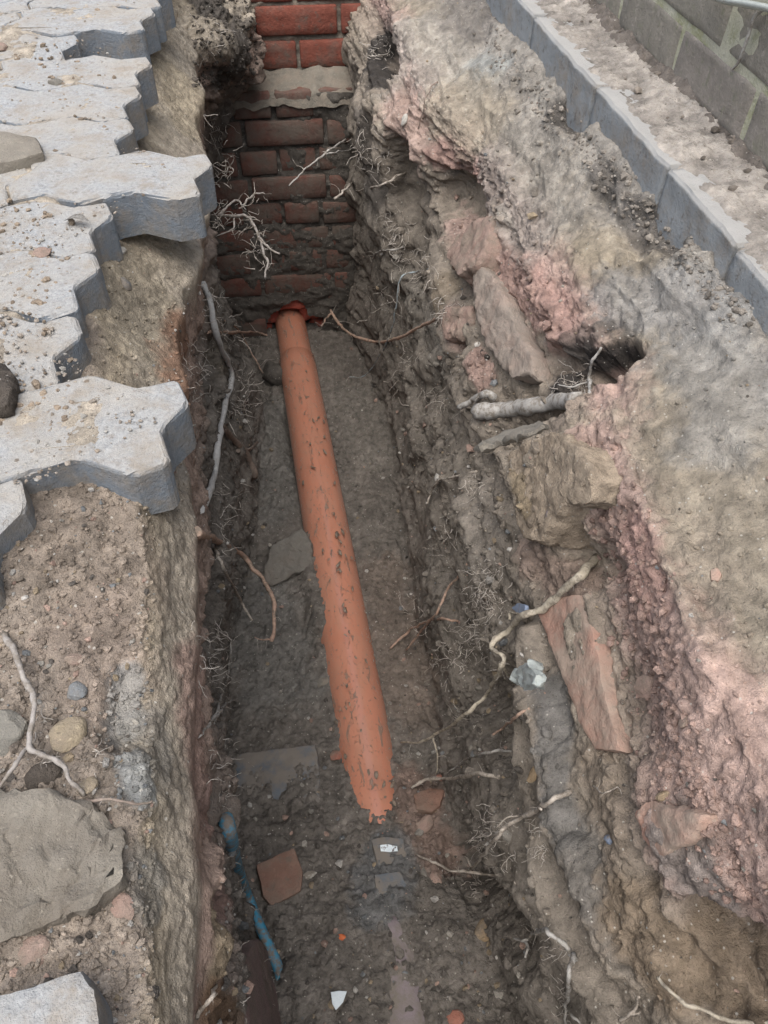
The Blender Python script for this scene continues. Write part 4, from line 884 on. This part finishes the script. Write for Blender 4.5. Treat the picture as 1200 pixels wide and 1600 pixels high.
# fine hair roots, clods and crumbs: nobody could count them
def hair_object():
    V_, F_ = [], []; base = 0
    clusters = [(330, 480, 10, 30), (300, 560, 9, 25), (310, 600, 9, 25), (350, 520, 10, 25), (375, 600, 12, 30), (385, 640, 10, 30), (360, 640, 8, 30), (345, 780, 8, 30), (340, 830, 8, 25), (330, 1000, 14, 30), (325, 1050, 12, 28), (335, 1200, 6, 25), (360, 1180, 6, 30), (350, 1250, 5, 25), (360, 1330, 4, 20), (375, 1390, 4, 20), (345, 260, 10, 28), (335, 200, 8, 25), (400, 400, 6, 25),
                (560, 230, 10, 25), (585, 240, 8, 25), (620, 360, 12, 30), (640, 400, 10, 30), (660, 420, 8, 30), (600, 470, 6, 25), (700, 480, 10, 22), (640, 580, 10, 30), (690, 620, 8, 25), (740, 760, 8, 25), (700, 830, 6, 28), (770, 905, 26, 30), (760, 940, 26, 30), (740, 1000, 16, 28), (715, 1025, 12, 26), (690, 1040, 8, 24), (730, 1120, 6, 30), (770, 1290, 14, 24), (755, 1310, 14, 22), (800, 1340, 6, 26), (740, 1390, 6, 24), (840, 1300, 5, 20), (880, 1560, 8, 22), (860, 1480, 6, 24), (905, 600, 12, 20), (880, 610, 10, 20),
                (590, 80, 10, 20), (400, 1500, 10, 26), (420, 1550, 12, 28), (390, 1590, 8, 26), (350, 340, 8, 30), (390, 340, 8, 30), (650, 950, 6, 24), (845, 1330, 6, 16), (80, 1190, 5, 22), (60, 1120, 4, 16), (150, 1180, 4, 18), (330, 60, 8, 24), (420, 500, 5, 22)]
    for cx, cy, n, sp_ in clusters:
        for i in range(int(n * 3)):
            x, yy = cx + rnd.gauss(0, sp_ * .45), cy + rnd.gauss(0, sp_ * .6)
            p, nrm = hit(x, yy, .0); s = px_size(p); L = rnd.uniform(10, 34) * s; k = rnd.randint(4, 8)
            d_ = Vector((rnd.gauss(0, 1), rnd.gauss(0, .7), rnd.gauss(-.3, .8))); d_ = (d_ - nrm * d_.dot(nrm) * .5 + nrm * .45).normalized()
            pts = [p]; 
            for q in range(k):
                d_ = (d_ + Vector((rnd.gauss(0, .35), rnd.gauss(0, .35), rnd.gauss(-.06, .35)))).normalized(); pts.append(pts[-1] + d_ * L / k)
            r = rnd.uniform(.45, 1.05) * max(s, .0006)
            v_, f_ = sweep(pts, [r * (1 - .6 * j / k) for j in range(k + 1)], 3)
            V_ += v_; F_ += [tuple(a + base for a in f) for f in f_]; base += len(v_)
    for A, r0 in ROOTPTS:
        for q in range(max(2, len(A) // 5)):
            p = Vector(A[rnd.randrange(1, len(A))]); s = px_size(p); L = rnd.uniform(8, 30) * s; k = rnd.randint(3, 6)
            d_ = Vector((rnd.gauss(0, 1), rnd.gauss(0, 1), rnd.gauss(-.3, 1))).normalized(); pts = [p]
            for j in range(k):
                d_ = (d_ + Vector((rnd.gauss(0, .4), rnd.gauss(0, .4), rnd.gauss(-.05, .4)))).normalized(); pts.append(pts[-1] + d_ * L / k)
            r = rnd.uniform(.35, .7) * max(s, .0005)
            v_, f_ = sweep(pts, [r * (1 - .6 * j / k) for j in range(k + 1)], 3)
            V_ += v_; F_ += [tuple(a + base for a in f) for f in f_]; base += len(v_)
    return mesh_np('fine_roots', [tuple(v_) for v_ in V_], F_, True)
tag(link('fine_roots', hair_object(), M['hair_root']), 'fine hair roots tangled out of the trench walls', 'roots', None, 'stuff')

def scatter(name, label, n, pick, size, seed, colf, sub_=1, on_pave=False):
    rr = np.random.default_rng(seed); P, F = ico(sub_); VV, FF, CC = [], [], []; base = 0; got = 0; tries = 0
    while got < n and tries < n * 6:
        tries += 1
        x, yy = pick(rr)
        if on_pave:
            p = Vector(atp(x, yy)); 
            if p.x > np.interp(p.y, PY, PX) - .012: continue
            nrm = Vector((0, 0, 1))
        else: p, nrm = hit(x, yy)
        r = size(rr) * (.55 + .45 * rr.random()); Q = P * (1 + .35 * (rr.random((len(P), 1)) - .5) * 2).astype(np.float32)
        Q = Q * np.array([1, rr.uniform(.6, 1), rr.uniform(.45, .9)]) * r
        an = rr.uniform(0, 6.28); ca, sa = math.cos(an), math.sin(an); Q = Q @ np.array([[ca, -sa, 0], [sa, ca, 0], [0, 0, 1.]])
        VV.append(Q + np.array(p) + np.array(nrm) * r * .25); FF.append(F + base); CC.append(np.tile(colf(rr, p), (len(P), 1))); base += len(P); got += 1
    o = link(name, mesh_np(name, np.concatenate(VV), np.concatenate(FF), False, np.concatenate(CC)), M['crumb']); return tag(o, label, None, None, 'stuff')
kcol = me_cols = colr
from mathutils.kdtree import KDTree
gs = V.reshape(NY, NX, 3)[::6, ::6].reshape(-1, 3); gc = colr.reshape(NY, NX, 3)[::6, ::6].reshape(-1, 3)
kt = KDTree(len(gs))
for i, p in enumerate(gs.tolist()): kt.insert(p, i)
kt.balance()
PAL = [C(.40, .37, .32), C(.44, .31, .25), C(.13, .115, .10), C(.40, .32, .22), C(.27, .28, .28), C(.58, .55, .5)]
def soilish(rr, p):
    c = gc[kt.find(p)[1]]
    return np.clip(c * rr.uniform(.75, 1.25), .02, .6) if rr.random() < .84 else PAL[rr.integers(6)] * rr.uniform(.55, .95)
PXY = sorted((float(atp(*ends[k])[1]), float(atp(*ends[k])[0])) for k in ends); PY = [a for a, b in PXY]; PX = [b for a, b in PXY]
def uni(x0, x1, y0, y1): return lambda rr: (rr.uniform(x0, x1), rr.uniform(y0, y1))
scatter('rubble_gravel', 'loose gravel and crumbs over the dug strip on the left', 3200, uni(-20, 240, 740, 1610), lambda rr: .0012 + .0032 * rr.random() ** 3, 1, soilish)
scatter('bank_crumbs', 'loose crumbs on the bank right of the trench', 2600, uni(560, 1210, 0, 1610), lambda rr: .001 + .0035 * rr.random() ** 3.5, 2, soilish)
scatter('floor_crumbs', 'stones and crumbs strewn over the trench floor', 4200, uni(340, 800, 520, 1610), lambda rr: .002 + .0075 * rr.random() ** 3.2, 3, soilish)
scatter('sand_crumbs', 'crumbs on the sandy left edge of the trench', 900, uni(110, 320, 340, 800), lambda rr: .001 + .003 * rr.random() ** 3, 4, soilish)
scatter('paving_grit', 'grit and soil crumbs lying on the paving blocks', 1100, uni(-20, 300, -5, 760), lambda rr: .0009 + .0028 * rr.random() ** 3, 5, lambda rr, p: [C(.32, .265, .21), C(.38, .33, .275), C(.27, .235, .195), C(.42, .40, .36)][rr.integers(4)], on_pave=True)
scatter('paving_soil', 'small soil clods dropped on the paving blocks', 260, lambda rr: [(40 + rr.normal(0, 30), 330 + rr.normal(0, 60)), (60 + rr.normal(0, 40), 470 + rr.normal(0, 40)), (40 + rr.normal(0, 40), 620 + rr.normal(0, 30)), (100 + rr.normal(0, 40), 120 + rr.normal(0, 50))][rr.integers(4)], lambda rr: .0015 + .005 * rr.random() ** 3, 31, lambda rr, p: C(.30, .24, .18) * rr.uniform(.7, 1.25), on_pave=True)
DK = lambda rr, p: C(.10, .088, .075) * rr.uniform(.6, 1.7)
scatter('dark_clods', 'dark crumbly clods at the top left corner of the pit', 520, uni(300, 415, 0, 140), lambda rr: .002 + .006 * rr.random() ** 2.5, 21, DK)
kf_ = lambda rr: (lambda t_, o_: (812 + 400 * t_ - 60 + o_, 60 + 430 * t_ + rr.normal(0, 14)))(rr.random(), rr.normal(0, 16))
scatter('kerb_foot_clods', 'dark crumbly clods along the foot of the kerb', 700, kf_, lambda rr: .0014 + .006 * rr.random() ** 3.5, 22, lambda rr, p: C(.27, .24, .205) * rr.uniform(.6, 1.4))
scatter('red_crumbs', 'red crumbs on the broken step of the right bank', 900, lambda rr: (lambda t_: (np.interp(t_, [0, .25, .5, .75, 1], [920, 985, 1020, 1080, 1160]) + rr.normal(0, 26), 690 + 720 * t_))(rr.random()), lambda rr: .0012 + .006 * rr.random() ** 3, 23, lambda rr, p: C(.39, .275, .228) * rr.uniform(.65, 1.15))
scatter('wall_clods', 'soil clods clinging to the trench walls', 900, lambda rr: (rr.uniform(590, 860), rr.uniform(220, 1600)), lambda rr: .002 + .009 * rr.random() ** 3, 24, soilish)
rr = np.random.default_rng(41); P, F = ico(1); VV, FF, CC = [], [], []
for i in range(900):
    u = .155 - abs(rr.normal(0, .035)); r = .0012 + .006 * rr.random() ** 3.5; c = np.array(KA + kd * rr.uniform(-.4, 1.3) + kr * max(u, .006)) + np.array([0, 0, .004 + .016 * max(u / .155, 0) ** 1.6])
    VV.append(P * (1 + .5 * (rr.random((len(P), 1)) - .5)) * np.array([1, rr.uniform(.6, 1), .7]) * r + c); FF.append(F + i * len(P)); CC.append(np.tile(C(.22, .19, .16) * rr.uniform(.5, 1.6), (len(P), 1)))
tag(link('kerb_crumbs', mesh_np('kerb_crumbs', np.concatenate(VV), np.concatenate(FF), False, np.concatenate(CC)), M['crumb']), 'dark soil crumbs on the kerb top below the boundary wall', None, None, 'stuff')
# mud clods sticking to the pipe
rr = np.random.default_rng(8); P, F = ico(2); VV, FF = [], []; base = 0
ax = Vector(pd); sd_ = ax.cross(Vector((0, 0, 1))).normalized(); u_ = sd_.cross(ax)
ln = np.linalg.norm(PB - PJ)
for i in range(260):
    t = rr.random() ** .8 * ln; an = rr.normal(.0, .8); r = .0008 + .0048 * rr.random() ** 3.5
    nrm = u_ * math.cos(an) + sd_ * math.sin(an); p = Vector(PJ) + ax * t + nrm * .0572
    Q = P * (1 + .75 * perlin(P * 1.7 + i * 3.1) + .35 * perlin(P * 4 + i))[:, None]; sk = rr.normal(0, .6); m3 = np.array(Matrix((ax * rr.uniform(.8, 2.2) + nrm.cross(ax) * sk, nrm.cross(ax) * .8, nrm * .22)).transposed())
    VV.append((Q * r) @ m3.T + np.array(p) - PA); FF.append(F + base); base += len(P)
o = link('mud_spots', mesh_np('mud_spots', np.concatenate(VV), np.concatenate(FF), True), M['pipe_mud'], drain); o.matrix_parent_inverse = Matrix.Identity(4); o['kind'] = 'stuff'
# mud lump over the pipe joint
stone('mud_lump', 'wet dark mud lump stuck on the left of the pipe joint', 'mud', 428, 590, 26, 14, 'mud', h=1.3, sinkf=.1)
# leaf on the paving and small green leaves
def leaf(label, px, py, mat, L, rot, lift, paved):
    p = Vector(atp(px, py)) if paved else hit(px, py)[0]; bm = bmesh.new(); n = 8; a, b, th = [], [], .0006
    rows_ = []
    for i in range(n + 1):
        t = i / n; w_ = L * .2 * math.sin(math.pi * min(t * .95 + .03, 1)) ** .8; z = L * .18 * math.sin(t * 2.4)
        rows_.append([bm.verts.new((L * (t - .5), k * w_, z + abs(k) * w_ * .35)) for k in (-1, 0, 1)])
    for i in range(n):
        for k in range(2): bm.faces.new((rows_[i][k], rows_[i + 1][k], rows_[i + 1][k + 1], rows_[i][k + 1]))
    bmesh.ops.solidify(bm, geom=bm.faces[:], thickness=th)
    o = link('leaf', bm_mesh('leaf', bm, True), M[mat]); o.location = p + Vector((0, 0, lift)); o.rotation_euler = (0, 0, rot); return tag(o, label, 'leaf')
leaf('curled dry grey leaf on the paving edge', 122, 353, 'root_grey', .032, -.4, .004, True)
leaf('tiny green leaf at the foot of the kerb', 1008, 272, 'leaf_green', .008, .6, .003, False)
